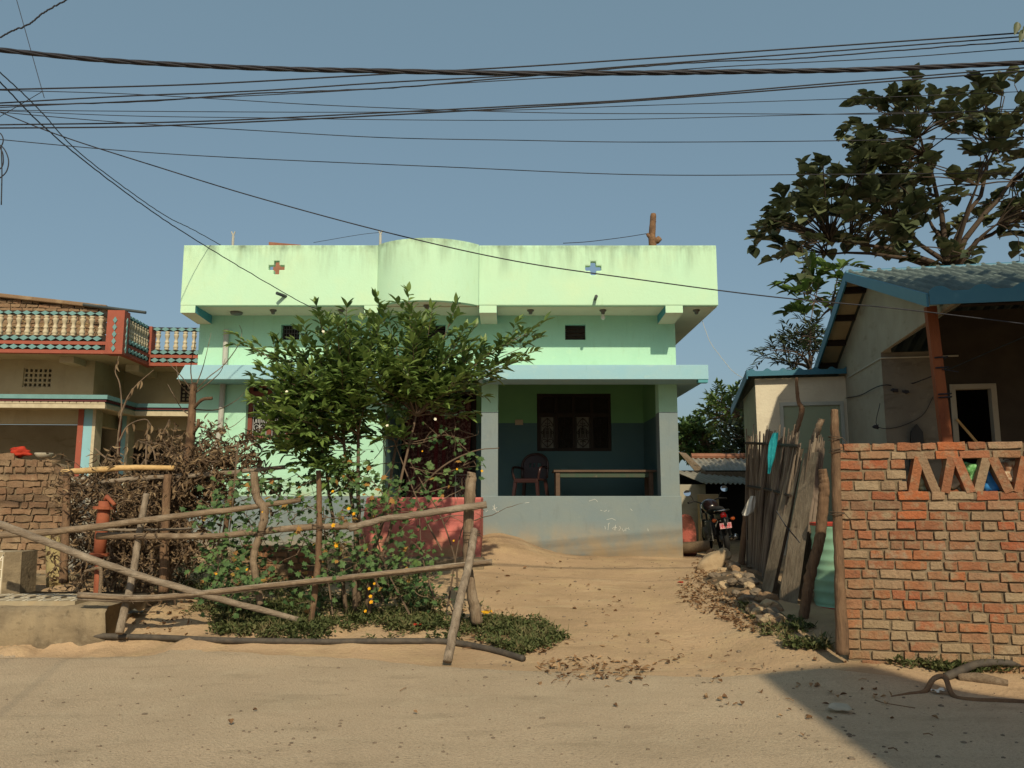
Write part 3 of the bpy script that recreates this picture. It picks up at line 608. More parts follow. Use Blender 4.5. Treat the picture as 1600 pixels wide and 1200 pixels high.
# ------------------------------------------------------------------ pieces in a turned frame
def frame(loc, rz):
    return Matrix.Translation((loc.x, loc.y, 0)) @ Matrix.Rotation(rz, 4, 'Z')
class FR:
    """ray / plane meeting in a turned local frame: f.x(px,py,v) -> local point where the sight line meets local x = v"""
    def __init__(s, m): s.m = m; s.i = m.inverted()
    def _h(s, px, py, ax, v):
        o = s.i @ Vector((0, 0, EYE)); d = s.i.to_3x3() @ raydir(px, py); return o+d*((v-o[ax])/d[ax])
    def x(s, px, py, v): return s._h(px, py, 0, v)
    def y(s, px, py, v): return s._h(px, py, 1, v)
    def z(s, px, py, v): return s._h(px, py, 2, v)
def brick_wall(mb, mort, x0, x1, z0, z1, ch, bl, y0=0, depth=.11, gap=.016, jit=.005, hole=None, topcut=None, nvar=1.0):
    """courses of separately laid, slightly crooked bricks standing proud of the mortar"""
    k = 0; z = z0
    while z < z1-.02:
        x = x0-(U(0, bl) if k % 2 else 0)
        while x < x1:
            L_ = bl*random.choice([1, 1, .95, .5, .6, .8, 1.05])*U(.92, 1.06)
            a, b = max(x, x0), min(x+L_, x1); x += L_
            if b-a < .04: continue
            zt_ = z+ch
            if topcut and zt_ > topcut((a+b)/2): continue
            if hole and hole(a, b, z, zt_): continue
            a += gap*U(.3, .9); b -= gap*U(.3, .9); c = z+gap*U(.2, .8); d = z+ch-gap*U(.2, .8)
            y = y0-U(.001, .013); j = lambda: U(-jit, jit)
            vs = []
            nseg = 3
            for yy, sh in ((y, 0), (y0+depth, 0)):
                for q in range(nseg+1):
                    xx = a+(b-a)*q/nseg
                    vs += [(xx+j(), yy+j()*.8, c+j()*.9), (xx+j(), yy+j()*.8, d+j()*.9)]
            n = 2*(nseg+1); fs = []
            for q in range(nseg):
                i = 2*q
                fs += [(i, i+2, i+3, i+1), (n+i+1, n+i+3, n+i+2, n+i), (i+1, i+3, n+i+3, n+i+1), (n+i, n+i+2, i+2, i)]
            fs += [(0, 1, n+1, n), (n-2, 2*n-2, 2*n-1, n-1)]
            mb.add(vs, fs, 0, random.random()*nvar)
        z += ch; k += 1

# ------------------------------------------------------------------ right: brick boundary wall
BO = at(1324, 1020, 7.0); BR = frame(BO, R(-12)); bf = FR(BR)
bw = empty('brick_wall', (BO.x, BO.y, 0), 'rough red brick boundary wall with a zigzag row of slanted bricks near its top', 'brick wall', R(-12))
bz1 = bf.y(1330, 692, 0).z; bz0 = -.05; zh0 = bf.y(1420, 767, 0).z; zh1 = bf.y(1420, 718, 0).z; xh = bf.y(1418, 740, 0).x
XE = 4.2
ncr = 4; ch_ = (zh0-bz0)/round((zh0-bz0)/.084)
mb = MB(); brick_wall(mb, None, 0, XE, bz0, zh0+.001, ch_, .235)
cht = (bz1-zh1)/2; brick_wall(mb, None, 0, XE, zh1, bz1-.005, cht, .25)
nb = 3; brick_wall(mb, None, 0, xh, zh0, zh1-.002, (zh1-zh0)/nb, .235)
mb.build('brickwork', 'brick', bw, bevel=.006)
mt = MB(); mt.box(.01, XE, .010, .106, bz0-.3, zh0-.006); mt.box(.01, xh-.045, .010, .106, zh0-.006, zh1+.006); mt.box(.01, XE, .010, .106, zh1+.006, bz1-.02)
mt.build('mortar', 'mortar', bw)
mb = MB(); zz = [(1425, 760, 1437, 722), (1463, 765, 1441, 722), (1476, 762, 1488, 722), (1517, 764, 1495, 721), (1527, 760, 1542, 722), (1576, 764, 1551, 721), (1590, 762, 1603, 722)]
def slant(xa, xb):
    d = Vector((xb-xa, 0, zh1-zh0)).normalized(); n = Vector((d.z, 0, -d.x))*.036
    a = Vector((xa, U(-.012, 0), zh0-.015)); b = Vector((xb, 0, zh1+.015)); vs = []
    for yy in (0, .11):
        for p in (a-n, a+n, b+n, b-n): vs.append((p.x+U(-.004, .004), a.y+yy, p.z+U(-.004, .004)))
    mb.hexa([vs[0], vs[1], vs[5], vs[4], vs[3], vs[2], vs[6], vs[7]], 0, random.random())
for a, b, c, d in zz: slant(bf.y(a, b, 0).x, bf.y(c, d, 0).x)
xq = bf.y(1603, 722, 0).x+.05
while xq < XE-.3: slant(xq+.18, xq+.03); slant(xq+.24, xq+.36); xq += .42
mb.build('slanted_brick', 'brick', bw)
mb = MB()
def blob(mb, c, r, n=3, jit=.25, m=0, sq=(1, 1, 1), sub=2, var=0.):
    bm = bmesh.new(); bmesh.ops.create_icosphere(bm, subdivisions=sub, radius=1); s0 = U(0, 99)
    vs = []
    for v in bm.verts:
        k = 1+jit*mnoise.noise(v.co*1.6+Vector((s0, 0, 0)))*1.6; vs.append((c[0]+v.co.x*r*sq[0]*k, c[1]+v.co.y*r*sq[1]*k, c[2]+v.co.z*r*sq[2]*k))
    mb.add(vs, [tuple(v.index for v in f.verts) for f in bm.faces], m, var); bm.free()
for a, b, r in ((1470, 772, .06), (1523, 775, .075), (1583, 774, .07), (1440, 714, .045), (1548, 716, .06), (1393, 738, .06), (1398, 760, .05), (1380, 722, .05), (1490, 718, .04), (1540, 850, .06), (1570, 845, .055), (1345, 938, .05), (1350, 960, .05)):
    p = bf.y(a, b, 0); blob(mb, (p.x, .02, p.z), r, jit=.4, sq=(1, .26, .8), sub=3)
mb.build('mortar_smear', 'mortar', bw, smooth=True)
# bundles stuffed behind the zigzag row
for i, (a, b, c, d, m_, lab, cat) in enumerate(((1438, 750, .075, .9, 'greensack', 'pale green plastic bundle in the first gap of the zigzag brick row', 'bundle'),
        (1495, 750, .075, 1.0, 'palesack', 'pale grey sack with dark mark behind the second gap of the zigzag bricks', 'sack'),
        (1518, 738, .10, .9, 'greennet', 'bright green netting bundle behind the zigzag bricks', 'netting'),
        (1553, 754, .085, 1.0, 'bluecloth', 'bright blue plastic sheet crumpled behind the zigzag bricks', 'plastic sheet'),
        (1580, 738, .095, 1.0, 'striped', 'brown and white striped sack behind the zigzag bricks', 'sack'))):
    p = bf.y(a, b, .14); w3 = BR @ Vector((p.x, .145, p.z-.01)); mb = MB(); blob(mb, (0, 0, 0), c*1.05, jit=.45, sq=(1, .8, 1.05*d), sub=4)
    pv = Vector((p.x, .24, 0)); q = mb.v; zb_ = zh0-.02
    mb.v = [(v[0], v[1], max(v[2], zb_-w3.z-.12)) for v in q]
    o = mb.build('plastic_bundle' if i != 1 else 'sack', m_, None, smooth=True, loc=None); o.location = w3; o.rotation_euler = (0, 0, R(-12)); tag(o, lab, cat)
    if i == 1:
        s = MB(); s.tube([(.0, -.068, .0), (.012, -.068, -.02), (0, -.068, -.035), (-.01, -.067, -.025)], .004, 5); s.tube([(-.012, -.068, .012), (.016, -.068, .012)], .004, 5); s.build('dark_mark', 'black', o)
sh = MB(); p0 = bf.y(1410, 770, .18); sh.box(p0.x, XE, .13, .5, zh0-.16, zh0-.11); o = sh.build('plank_shelf', 'plank', None); o.location = (BO.x, BO.y, 0); o.rotation_euler = (0, 0, R(-12)); tag(o, 'plank shelf carrying bundles behind the zigzag brick row', 'shelf')
for kx in (p0.x+.1, XE-.3):
    lg = MB(); lg.box(kx, kx+.06, .2, .26, 0, zh0-.162); lg.build('post', 'wood', o)

# ------------------------------------------------------------------ right: house with corrugated roof and its lean-to
HO = at(1450, 456, 8.0); HRM = frame(HO, R(-11)); hf = FR(HRM)
rh = empty('plastered_house', (HO.x, HO.y, 0), 'dull plastered house with blue edged grey tile sheet roof behind the brick wall', 'house', R(-11))
ze = hf.x(1450, 462, 0).z; ap = hf.x(1325, 428, 0); yr, zr = ap.y, ap.z
slope = (zr-ze)/yr; yb = 2*yr; zb = ze
yw = hf.x(1375, 535, .3).y; XRT = 7.5
def zroof(y): return ze+slope*y if y < yr else zr-slope*(y-yr)
mb = MB()
mb.prism([(.3, yw, -.2), (.3, yb-.4, -.2), (.3, yb-.4, zroof(yb-.4)-.12), (.3, yr, zr-.12), (.3, yw, zroof(yw)-.12)], (.14, 0, 0)); mb.prism([(.3, .12, ze-.05), (.3, yw, ze-.06), (.3, yw, zroof(yw)-.12), (.3, .12, zroof(.12)-.12)], (.05, 0, 0))
mb.build('gable_wall', 'houseplaster', rh)
dx0, dx1 = hf.y(1486, 640, yw).x, hf.y(1559, 640, yw).x; dzt = hf.y(1520, 600, yw).z
xsp = hf.y(1466, 640, yw).x; mb = MB(); mb.box(.301, xsp, yw-.002, yw+.14, -.2, ze-.06); mb.build('front_wall', 'shadedwall', rh)
mb = MB(); mb.gridwall([xsp, dx0, dx1, XRT], [-.2, .9, dzt, ze+.5], yw, yw+.14, lambda i, j: i == 1 and j == 1); mb.build('front_wall', 'porchshade', rh)
mb = MB(); mb.hexa([(.36, .02, ze-.03), (XRT, .02, ze-.03), (XRT, yw, zroof(yw)-.10), (.36, yw, zroof(yw)-.10), (.36, .02, ze-.02), (XRT, .02, ze-.02), (XRT, yw, zroof(yw)-.09), (.36, yw, zroof(yw)-.09)]); mb.build('shade_ceiling', 'porchshade', rh)  # added near-black sheet for the shade under the porch roof
mb = MB(); fw = .07
mb.box(dx0, dx0+fw, yw-.02, yw+.1, .9, dzt); mb.box(dx1-fw, dx1, yw-.02, yw+.1, .9, dzt); mb.box(dx0+fw, dx1-fw, yw-.02, yw+.1, dzt-fw, dzt)
mb.build('window_frame', 'houseplaster', rh)
mb = MB(); mb.box(.44, XRT, yw+1.6, yw+1.7, -.1, ze); mb.build('partition', 'dark_in', rh)
mb = MB(); pa, pb = hf.y(1495, 655, yw-.05), hf.y(1525, 690, yw-.05); mb.tube([tuple(pa), (pb.x+.3, pb.y, pb.z-.42)], .018, 6)
o = mb.build('leaning_stick', 'woodpale', None); o.location = rh.location; o.rotation_euler = rh.rotation_euler; tag(o, 'pale stick leaning in the dark front opening of the plastered house', 'stick')
mb = MB(); p = hf.y(1431, 683, yw-.04); mb.prism([(p.x-.12, yw-.02, p.z-.5), (p.x+.11, yw-.02, p.z-.5), (p.x+.09, yw-.02, p.z+.07), (p.x+.02, yw-.02, p.z+.18), (p.x-.06, yw-.02, p.z+.08)], (0, -.04, 0)); mb.build('hanging_cloth', 'black', rh)
# verandah post
pt, pb = hf.y(1461, 545, .55), hf.y(1478, 690, .55)
mb = MB(); dd = (pt-pb)/(pt.z-pb.z); f0 = pb-dd*(pb.z-.1); f1 = pb+dd*(ze-.02-pb.z)
for_ = .052
mb.hexa([(f0.x-for_, .5, .1), (f0.x+for_, .5, .1), (f0.x+for_, .6, .1), (f0.x-for_, .6, .1), (f1.x-for_, .5, ze), (f1.x+for_, .5, ze), (f1.x+for_, .6, ze), (f1.x-for_, .6, ze)])
po = mb.build('post', 'orangepost', rh)
mb = MB()
for py in (560, 576, 617, 622):
    p = hf.y(1468+(py-560)*.1, py, .55); s_ = .062
    mb.tube([(p.x-s_, .49, p.z), (p.x+s_, .49, p.z+.006), (p.x+s_, .61, p.z), (p.x-s_, .61, p.z+.008), (p.x-s_, .49, p.z)], .009, 5)
mb.tube([(f1.x+.05, .49, hf.y(1470, 577, .49).z), (f1.x+.2, .45, hf.y(1470, 577, .49).z-.04)], .006, 5)
mb.build('wire_binding', 'wire', po)
mb = MB(); mb.box(.3, XRT, .5, .62, ze-.0, ze+.11); mb.build('eave_beam', 'darkwood', rh)
# roof: profiled tile sheets
def sheet(y0, z0, y1, z1, xa, xb, th=.035):
    mb = MB(); per = .20; n = int((xb-xa)/per*8); rows = 9; vs = []
    for j in range(rows+1):
        t = j/rows
        for sub in (0, 1):
            if j in (0,) and sub == 0 or j == rows and sub == 1: 
                pass
            for i in range(n+1):
                x = xa+(xb-xa)*i/n; ph = ((x-xa)/per) % 1.0
                hgt = .045*max(0, math.sin(ph*2*math.pi))**.8 if ph < .5 else 0
                step = -.022 if sub else .0
                vs.append((x, y0+(y1-y0)*t, z0+(z1-z0)*t+hgt+(.022 if sub == 1 else 0)*(0 if j == rows else 0)+ (.0 if sub else .022)))
    W2 = n+1; fs = []
    for r_ in range(2*rows+1):
        for i in range(n): fs.append((r_*W2+i, r_*W2+i+1, (r_+1)*W2+i+1, (r_+1)*W2+i))
    mb.add(vs, fs); return mb
mb = sheet(-.08, ze-.08*slope, yr+.02, zr, -.02, XRT); ro = mb.build('roof', 'rooftile', rh, smooth=False)
mb = sheet(yb, zb, yr-.02, zr, -.02, XRT); mb.build('roof', 'rooftile', rh)
mb = MB()
def board(y0, z0, y1, z1, x, w_=.025, d=.17): mb.hexa([(x-w_, y0, z0-d), (x, y0, z0-d), (x, y1, z1-d), (x-w_, y1, z1-d), (x-w_, y0, z0+.03), (x, y0, z0+.03), (x, y1, z1+.03), (x-w_, y1, z1+.03)])
board(-.08, ze-.08*slope, yr, zr, -.022, d=.11); board(yr+.001, zr, yb, zb, -.022, d=.15)
mb.build('bargeboard', 'bluemetal', rh)
mb = MB(); n = 60; L_ = XRT+.02; vs = []
for i in range(n*4+1):
    x = -.02+L_*i/(n*4); ph = ((x+.02)/.40) % 1; hg = .055*max(0, math.sin(ph*2*math.pi))**.6 if ph < .5 else 0
    vs += [(x, -.095, ze-.12), (x, -.095, ze+.02+hg), (x, -.082, ze-.12), (x, -.082, ze+.02+hg)]
mb.add(vs, [q for i in range(n*4) for o in (4*i,) for q in ((o, o+4, o+5, o+1), (o+2, o+3, o+7, o+6), (o+1, o+5, o+7, o+3), (o+2, o+6, o+4, o))])
mb.build('fascia', 'bluemetal', rh)
mb = MB(); mb.tube([(-.03, yr, zr+.012), (XRT, yr, zr+.012)], .04, 10); mb.build('ridge_cap', 'bluemetal', rh)
for k in range(5):
    y_ = yr+.25+k*.75
    if y_ < yb-.2: mb = MB(); mb.box(.0, .3, y_, y_+.08, zroof(y_)-.14, zroof(y_)-.05); mb.build('purlin', 'darkwood', rh)
mb = MB(); mb.hexa([(.0, yr, zr-.04), (.29, yr, zr-.04), (.29, yb-.05, zb-.02), (0, yb-.05, zb-.02), (0, yr, zr-.025), (.29, yr, zr-.025), (.29, yb-.05, zb-.005), (0, yb-.05, zb-.005)]); mb.build('soffit', 'beigewall', rh)
mb = MB()
pts = [hf.x(1325, 590, .29), hf.x(1372, 562, .29)]; mb.tube([pts[0], pts[1], (.29, yw-.01, pts[1].z), (1.3, yw-.015, pts[1].z)], .012, 6); mb.build('conduit', 'pvc', rh)
mb = MB(); pts = [hf.x(1322, 622, .28), hf.x(1372, 605, .28)]; mb.tube(spline([pts[0], pts[0].lerp(pts[1], .5)-Vector((0, 0, .03)), (.28, yw-.02, pts[1].z), (.7, yw-.03, pts[1].z+.02), (1.2, .62, pts[1].z+.2)], 5), .008, 5)
pts2 = [hf.y(1375, 630, yw-.02), hf.y(1370, 665, yw-.02), hf.y(1400, 668, yw-.02), hf.y(1440, 650, yw-.02), hf.y(1458, 620, yw-.02)]; mb.tube(spline(pts2, 5), .005, 5)
for px_, py_ in ((1398, 610), (1415, 612), (1369, 667)): p = hf.y(px_, py_, yw-.03); blob(mb, (p.x, yw-.03, p.z), .035, jit=.5, sq=(1.3, .6, .8))
mb.build('loose_wire', 'wire', rh)
# lean-to / outhouse
yo = hf.x(1324, 640, .3).y; xo = hf.y(1181, 625, yo).x; yov = yo-.12
zo = hf.y(1250, 590, yo).z
oh = empty('outhouse', HRM @ Vector((xo, yo, 0)), 'narrow grey white outhouse with blue roof edge and pale green door', 'outhouse', R(-11))
OM = frame(HRM @ Vector((xo, yo, 0)), R(-11)); of = FR(OM)
xe = .3-xo; fall = .12
ox0, ox1 = of.y(1221, 700, 0).x, of.y(1322, 700, 0).x; ozt = of.y(1270, 628, 0).z
mb = MB(); mb.gridwall([0, ox0, ox1, xe-.002], [0, .35, ozt, zo], 0, .1, lambda i, j: i == 1 and j == 1); mb.box(.001, .1, .1, 2.2, 0, zo-.1); mb.build('wall', 'whitewall', oh)
mb = MB(); fw = .06; mb.box(ox0, ox0+fw, -.025, .05, .35, ozt); mb.box(ox1-fw, ox1, -.025, .05, .35, ozt); mb.box(ox0+fw, ox1-fw, -.025, .05, ozt-fw, ozt); dfm = mb.build('door_frame', 'doorframe', oh)
mb = MB(); mb.box(ox0+fw+.004, ox1-fw-.004, .01, .04, .36, ozt-fw-.004); 
for zq in (.9, 1.6, 2.3): mb.box(ox0+.12, ox1-.12, .004, .0099, zq, zq+.03)
do = mb.build('door', 'doorgreen', oh)
mb = MB(); mb.tube([(ox1-.12, -.02, 1.75), (ox1-.12, -.02, 1.95)], .01, 6); mb.build('handle', 'steel', do)
xl = of.y(1168, 580, -.15).x; zt = of.y(1250, 578, -.15).z; rk = of.x(1143, 640, xl)
mb = MB(); vs = []; n = 64; yk, zk = max(rk.y, 1.0), rk.z
for j in (0, 1):
    for i in range(n+1):
        x = xl+(xe-xl-.01)*i/n; ph = (x-xl)/.26 % 1; hg = .045*max(0, math.sin(ph*2*math.pi)) if ph < .5 else 0
        vs.append((x, -.15+(yk+.15)*j, (zt if j == 0 else zk)+hg))
mb.add(vs, [(i, i+1, n+2+i, n+1+i) for i in range(n)]); mb.build('roof', 'rooftile', oh)
mb = MB(); vs = []
for i in range(n+1):
    x = xl+(xe-xl-.01)*i/n; ph = (x-xl)/.26 % 1; hg = .04*max(0, math.sin(ph*2*math.pi)) if ph < .5 else 0
    vs += [(x, -.165, zt-.085), (x, -.165, zt+hg), (x, -.152, zt-.085), (x, -.152, zt+hg)]
mb.add(vs, [q for i in range(n) for o in (4*i,) for q in ((o, o+4, o+5, o+1), (o+2, o+3, o+7, o+6), (o+1, o+5, o+7, o+3), (o+2, o+6, o+4, o))])
mb.hexa([(xl-.02, -.16, zt-.13), (xl, -.16, zt-.13), (xl, yk, zk-.13), (xl-.02, yk, zk-.13), (xl-.02, -.16, zt+.03), (xl, -.16, zt+.03), (xl, yk, zk+.03), (xl-.02, yk, zk+.03)])
mb.build('fascia', 'bluemetal', oh)

# ------------------------------------------------------------------ left: two storey style house with balustrade
LO = at(190, 552, 14.5); LM = frame(LO, R(4)); lf = FR(LM)
lh = empty('balustrade_house', (LO.x, LO.y, 0), 'beige house with cream baluster balcony and red and teal diamond trim', 'house', R(4))
zA = lf.y(150, 552.5, 0).z; zTop = lf.y(150, 486, 0).z; zrail = lf.y(150, 493, 0).z; zfoot = lf.y(150, 525, 0).z
D1 = 1.35; XLL = -9.0; XRR = 4.0
def band(mb, z0, z1, off=0.0, th=.12):
    mb.box(XLL, -off, -0+off, th+off, z0, z1); mb.box(-th-off, -off, th+off, D1+th+off, z0, z1); mb.box(-off, XRR, D1+off, D1+th+off, z0, z1)
hh = (zfoot-zA)/4
mb = MB(); band(mb, zA, zA+hh*.8); band(mb, zA+2*hh, zA+2.75*hh)
mb.box(-.30, .012, -.012, .24, zA-.001, zTop+.02); mb.box(-.13, .012, D1-.012, D1+.22, zA-.001, zTop+.005); mb.box(-6.0, -5.7, -.012, .24, zA-.001, zTop+.02)
mb.build('balcony_rail', 'redtrim', lh)
mb = MB(); band(mb, zA+.8*hh, zA+2*hh, .03, .08); band(mb, zA+2.75*hh, zfoot, .03, .08); band(mb, zrail+.005, zTop, .045, .03); mb.build('rail_infill', 'darkwood', lh)
def diamonds(z, r, w_, proud=-.012):
    a_, b_, c_ = MB(), MB(), MB()
    x = -.38-w_/2
    while x > -6.5: a_.prism([(x-w_/2, proud, z), (x, proud, z-r), (x+w_/2, proud, z), (x, proud, z+r)], (0, .03-proud+.002, 0)); x -= w_
    y = .32
    while y < D1-.05: b_.prism([(-proud, y-w_/2, z), (-proud, y, z-r), (-proud, y+w_/2, z), (-proud, y, z+r)], (-.05+proud, 0, 0)); y += w_
    x = .1
    while x < 1.6: c_.prism([(x-w_/2, D1+proud, z), (x, D1+proud, z-r), (x+w_/2, D1+proud, z), (x, D1+proud, z+r)], (0, .03-proud+.002, 0)); x += w_
    for q in (a_, b_, c_): q.build('diamond_trim', 'tealtrim', lh)
for zz_ in ((zA+1.4*hh, .6*hh, .165), (zA+3.4*hh, .6*hh, .165), ((zrail+zTop)/2, (zTop-zrail)/2, .165, .02)): diamonds(*zz_)
m1, m2, m3 = MB(), MB(), MB()
for z in [zA+.1+k*.135 for k in range(6)]:
    if z+.07 < zTop:
        m1.prism([(-.19, -.03, z), (-.15, -.03, z-.065), (-.11, -.03, z), (-.15, -.03, z+.065)], (0, .025, 0)); m2.prism([(.03, .08, z), (.03, .11, z-.065), (.03, .14, z), (.03, .11, z+.065)], (-.025, 0, 0)); m3.prism([(-.09, D1-.03, z), (-.06, D1-.03, z-.065), (-.03, D1-.03, z), (-.06, D1-.03, z+.065)], (0, .025, 0))
for mb in (m1, m2, m3): mb.build('diamond_trim', 'tealtrim', lh)
# balusters: one turned piece, copied
H = zrail-zfoot; prof = [(.03, 0), (.055, .02), (.055, .06), (.035, .08), (.06, .13), (.062, .2), (.045, .3), (.04, .36), (.055, .40), (.055, .44), (.04, .47), (.035, .6), (.05, .68), (.06, .78), (.06, .84), (.035, .88), (.055, .91), (.055, .98), (.04, 1.0)]
mb = MB(); mb.lathe([(r*.85, z*H) for r, z in prof], n=10); bal = mb.build('baluster', 'creamtrim', lh, smooth=True)
first = True
spots = [(-.44-.165*k, .06) for k in range(31)]+[(-.06, .36+.125*k) for k in range(8)]+[(.12+.18*k, D1+.06) for k in range(9)]
for x, y in spots:
    o = bal if first else bal.copy()
    if not first: COL.objects.link(o); o.parent = lh
    first = False; o.location = (x, y, zfoot)
mb = MB()
mb.box(XLL, -.13, .13, 8, zA+.02, zA+.13); mb.box(-.13, XRR, D1+.13, 8, zA+.02, zA+.13); mb.build('balcony_slab', 'beigewall', lh)
# walls
yw1 = .95; xw1 = lf.y(147, 590, yw1).x; yw2 = 2.35
def vent_wall():
    mb = MB(); zc0 = lf.y(60, 605, yw1).z; zc1 = lf.y(60, 575, yw1).z; vx0 = lf.y(36, 590, yw1).x; vx1 = lf.y(80, 590, yw1).x
    mb.gridwall([XLL, vx0, vx1, xw1], [2.9, zc0, zc1, zA+.02], yw1, yw1+.2, lambda i, j: i == 1 and j == 1)
    mb.box(xw1-.2, xw1, yw1+.2, yw2, 2.9, zA+.02); mb.box(xw1, XRR, yw2, yw2+.2, 2.9, zA+.02)
    mb.build('wall', 'beigewall', lh)
    l = MB(); nx_, nz_ = 6, 4
    for i in range(nx_+1): x = vx0+(vx1-vx0)*i/nx_; l.box(x-.02, x+.02, yw1+.03, yw1+.1, zc0, zc1)
    for j in range(nz_+1): z = zc0+(zc1-zc0)*j/nz_; l.box(vx0, vx1, yw1+.025, yw1+.095, z-.018, z+.018)
    l.build('ventilator', 'beigewall', lh)
    d = MB(); d.box(vx0, vx1, yw1+.15, yw1+.17, zc0, zc1); d.build('ventilator', 'dark_in', lh)
    l = MB(); a = lf.y(284, 600, yw2).x
    for i in range(5): l.box(a+i*.09, a+i*.09+.03, yw2-.03, yw2-.002, lf.y(284, 628, yw2).z, lf.y(284, 600, yw2).z)
    for i in range(5): l.box(a, a+.39, yw2-.034, yw2-.031, lf.y(284, 628, yw2).z+i*.08, lf.y(284, 628, yw2).z+i*.08+.03)
    l.build('ventilator', 'darkwood', lh)
vent_wall()
for px_, py_ in ((106, 563), (208, 577)):
    mb = MB()
    yy = .5 if px_ < 150 else 1.4; p = lf.y(px_, py_, yy); mb.box(p.x-.13, p.x+.13, yy-.05, yw1 if yy < 1 else yw2, p.z-.05, zA+.019); mb.build('bracket', 'creamtrim', lh)
# lower canopy
yc = .30; pc = lf.y(168, 617, yc); xc = pc.x; zc1 = pc.z; zc0 = lf.y(165, 637.5, yc).z; Dc = 1.40
def cband(mb, z0, z1, off, th=.1):
    mb.box(XLL, xc-off, yc+off, yc+off+th, z0, z1); mb.box(xc-off-th, xc-off, yc+off+th, yc+Dc+off, z0, z1); mb.box(xc-off-th, XRR, yc+Dc+off, yc+Dc+off+th, z0, z1)
hc = zc1-zc0
mb = MB(); cband(mb, zc1-.32*hc, zc1, 0); mb.build('canopy_edge', 'tealtrim', lh)
mb = MB(); cband(mb, zc1-.5*hc, zc1-.32*hc-.001, .03); mb.build('canopy_edge', 'maroon', lh)
mb = MB(); cband(mb, zc0, zc1-.62*hc, .055); 
wv = .13; x = xc-.055-wv/2
def scal(mb, cx, z, dx=1):
    mb.prism([(cx-wv/2, yc+.045, z)]+[(cx+wv/2*math.cos(a), yc+.045, z+.06*math.sin(a)) for a in [math.pi-k*math.pi/6 for k in range(1, 6)]]+[(cx+wv/2, yc+.045, z)], (0, .03, 0))
while x > XLL+.2: scal(mb, x, zc1-.66*hc); x -= wv
mb.build('scallop_trim', 'creamtrim', lh)
mb = MB(); cband(mb, zc1-.62*hc+.001, zc1-.5*hc-.001, .075, .05); mb.build('canopy_edge', 'tealtrim', lh)
mb = MB(); mb.box(XLL, xc-.17, yc+.17, yw1+2.5, zc0+.02, zc0+.12); mb.box(xc-.17, XRR, yc+Dc+.2, yw2+2, zc0+.02, zc0+.12); mb.build('canopy', 'beigewall', lh)
for a, b, yy, mm in ((120, 148, .75, 0), (184, 199, 2.0, 1)):
    xa, xb = lf.y(a, 690, yy).x, lf.y(b, 690, yy).x
    mb = MB(); w_ = (xb-xa)*.78
    mb.box(xa, xa+w_, yy, yy+.3, 0, zc0+.02)
    co = mb.build('column', 'bluecol', lh)
    mb = MB(); mb.box(xa-.005, xa+w_*.38, yy-.012, yy-.001, 0, zc0+.02); mb.build('red_stripe', 'redtrim', co)
    mb = MB(); mb.box(xa+w_+.001, xa+w_+.06, yy, yy+.3, 0, zc0+.02); mb.build('cream_side', 'creamtrim', co)
mb = MB(); mb.box(XLL, XRR, 4.6, 4.8, 0, zc0+.02); mb.box(XLL, -2.2, 4.3, 4.4, 0, zc0+.02); mb.build('porch_wall', 'houseplaster', lh)
mb = MB(); mb.box(-2.0, 1.2, 4.55, 4.59, 0, zc0-.5); mb.build('door_opening', 'dark_in', lh)
mb = MB(); mb.box(XLL, XRR, .5, 4.6, .3, .7); mb.build('porch_floor', 'concrete', lh)
# unfinished mud brick room on its roof
pA = lf.y(0, 462, 2.0); pB = lf.y(165, 480, 2.0)
top = lambda x: pA.z+(pB.z-pA.z)*(x-pA.x)/(pB.x-pA.x)
ub = MB(); brick_wall(ub, None, -9, pB.x, zA+.13, 6.5, .085, .24, y0=2.0, depth=.2, topcut=top, jit=.012)
o = ub.build('rooftop_wall', 'mudbrick', lh)
mb = MB(); mb.prism([(-9, 2.02, zA+.13), (pB.x-.05, 2.02, zA+.13), (pB.x-.05, 2.02, pB.z-.1), (-9, 2.02, top(-9)-.1)], (0, .16, 0)); mb.build('mortar', 'mortar', o)
mb = MB(); mb.hexa([(-9, 1.9, top(-9)-.05), (pB.x+.05, 1.9, pB.z-.05), (pB.x+.05, 2.4, pB.z-.05), (-9, 2.4, top(-9)-.05), (-9, 1.9, top(-9)+.05), (pB.x+.05, 1.9, pB.z+.03), (pB.x+.05, 2.4, pB.z+.03), (-9, 2.4, top(-9)+.05)]); mb.build('mud_coping', 'mudbrick', o, bevel=.02)
mb = MB()
for k in range(160):
    x = U(-4.5, -.5); z = zfoot+U(0, .35); mb.tube([(x, U(.35, .5), z), (x+U(-.25, .25), U(.3, .5), z+U(-.12, .15))], .006, 3, 0, random.random())
so_ = mb.build('straw_heap', 'straw', None); so_.location = lh.location; so_.rotation_euler = lh.rotation_euler; tag(so_, 'loose straw lying behind the balusters of the beige house', 'straw', kind='stuff')
p0, p1 = lf.y(130, 476, 1.6), lf.y(228, 488.5, 1.6)
mb = MB(); mb.tube([p0, p1], .032, 9); o = mb.build('metal_pipe', 'pvcdark', None); o.location = lh.location; o.rotation_euler = lh.rotation_euler; tag(o, 'dark pipe sticking out past the corner of the rooftop mud brick wall', 'pipe')
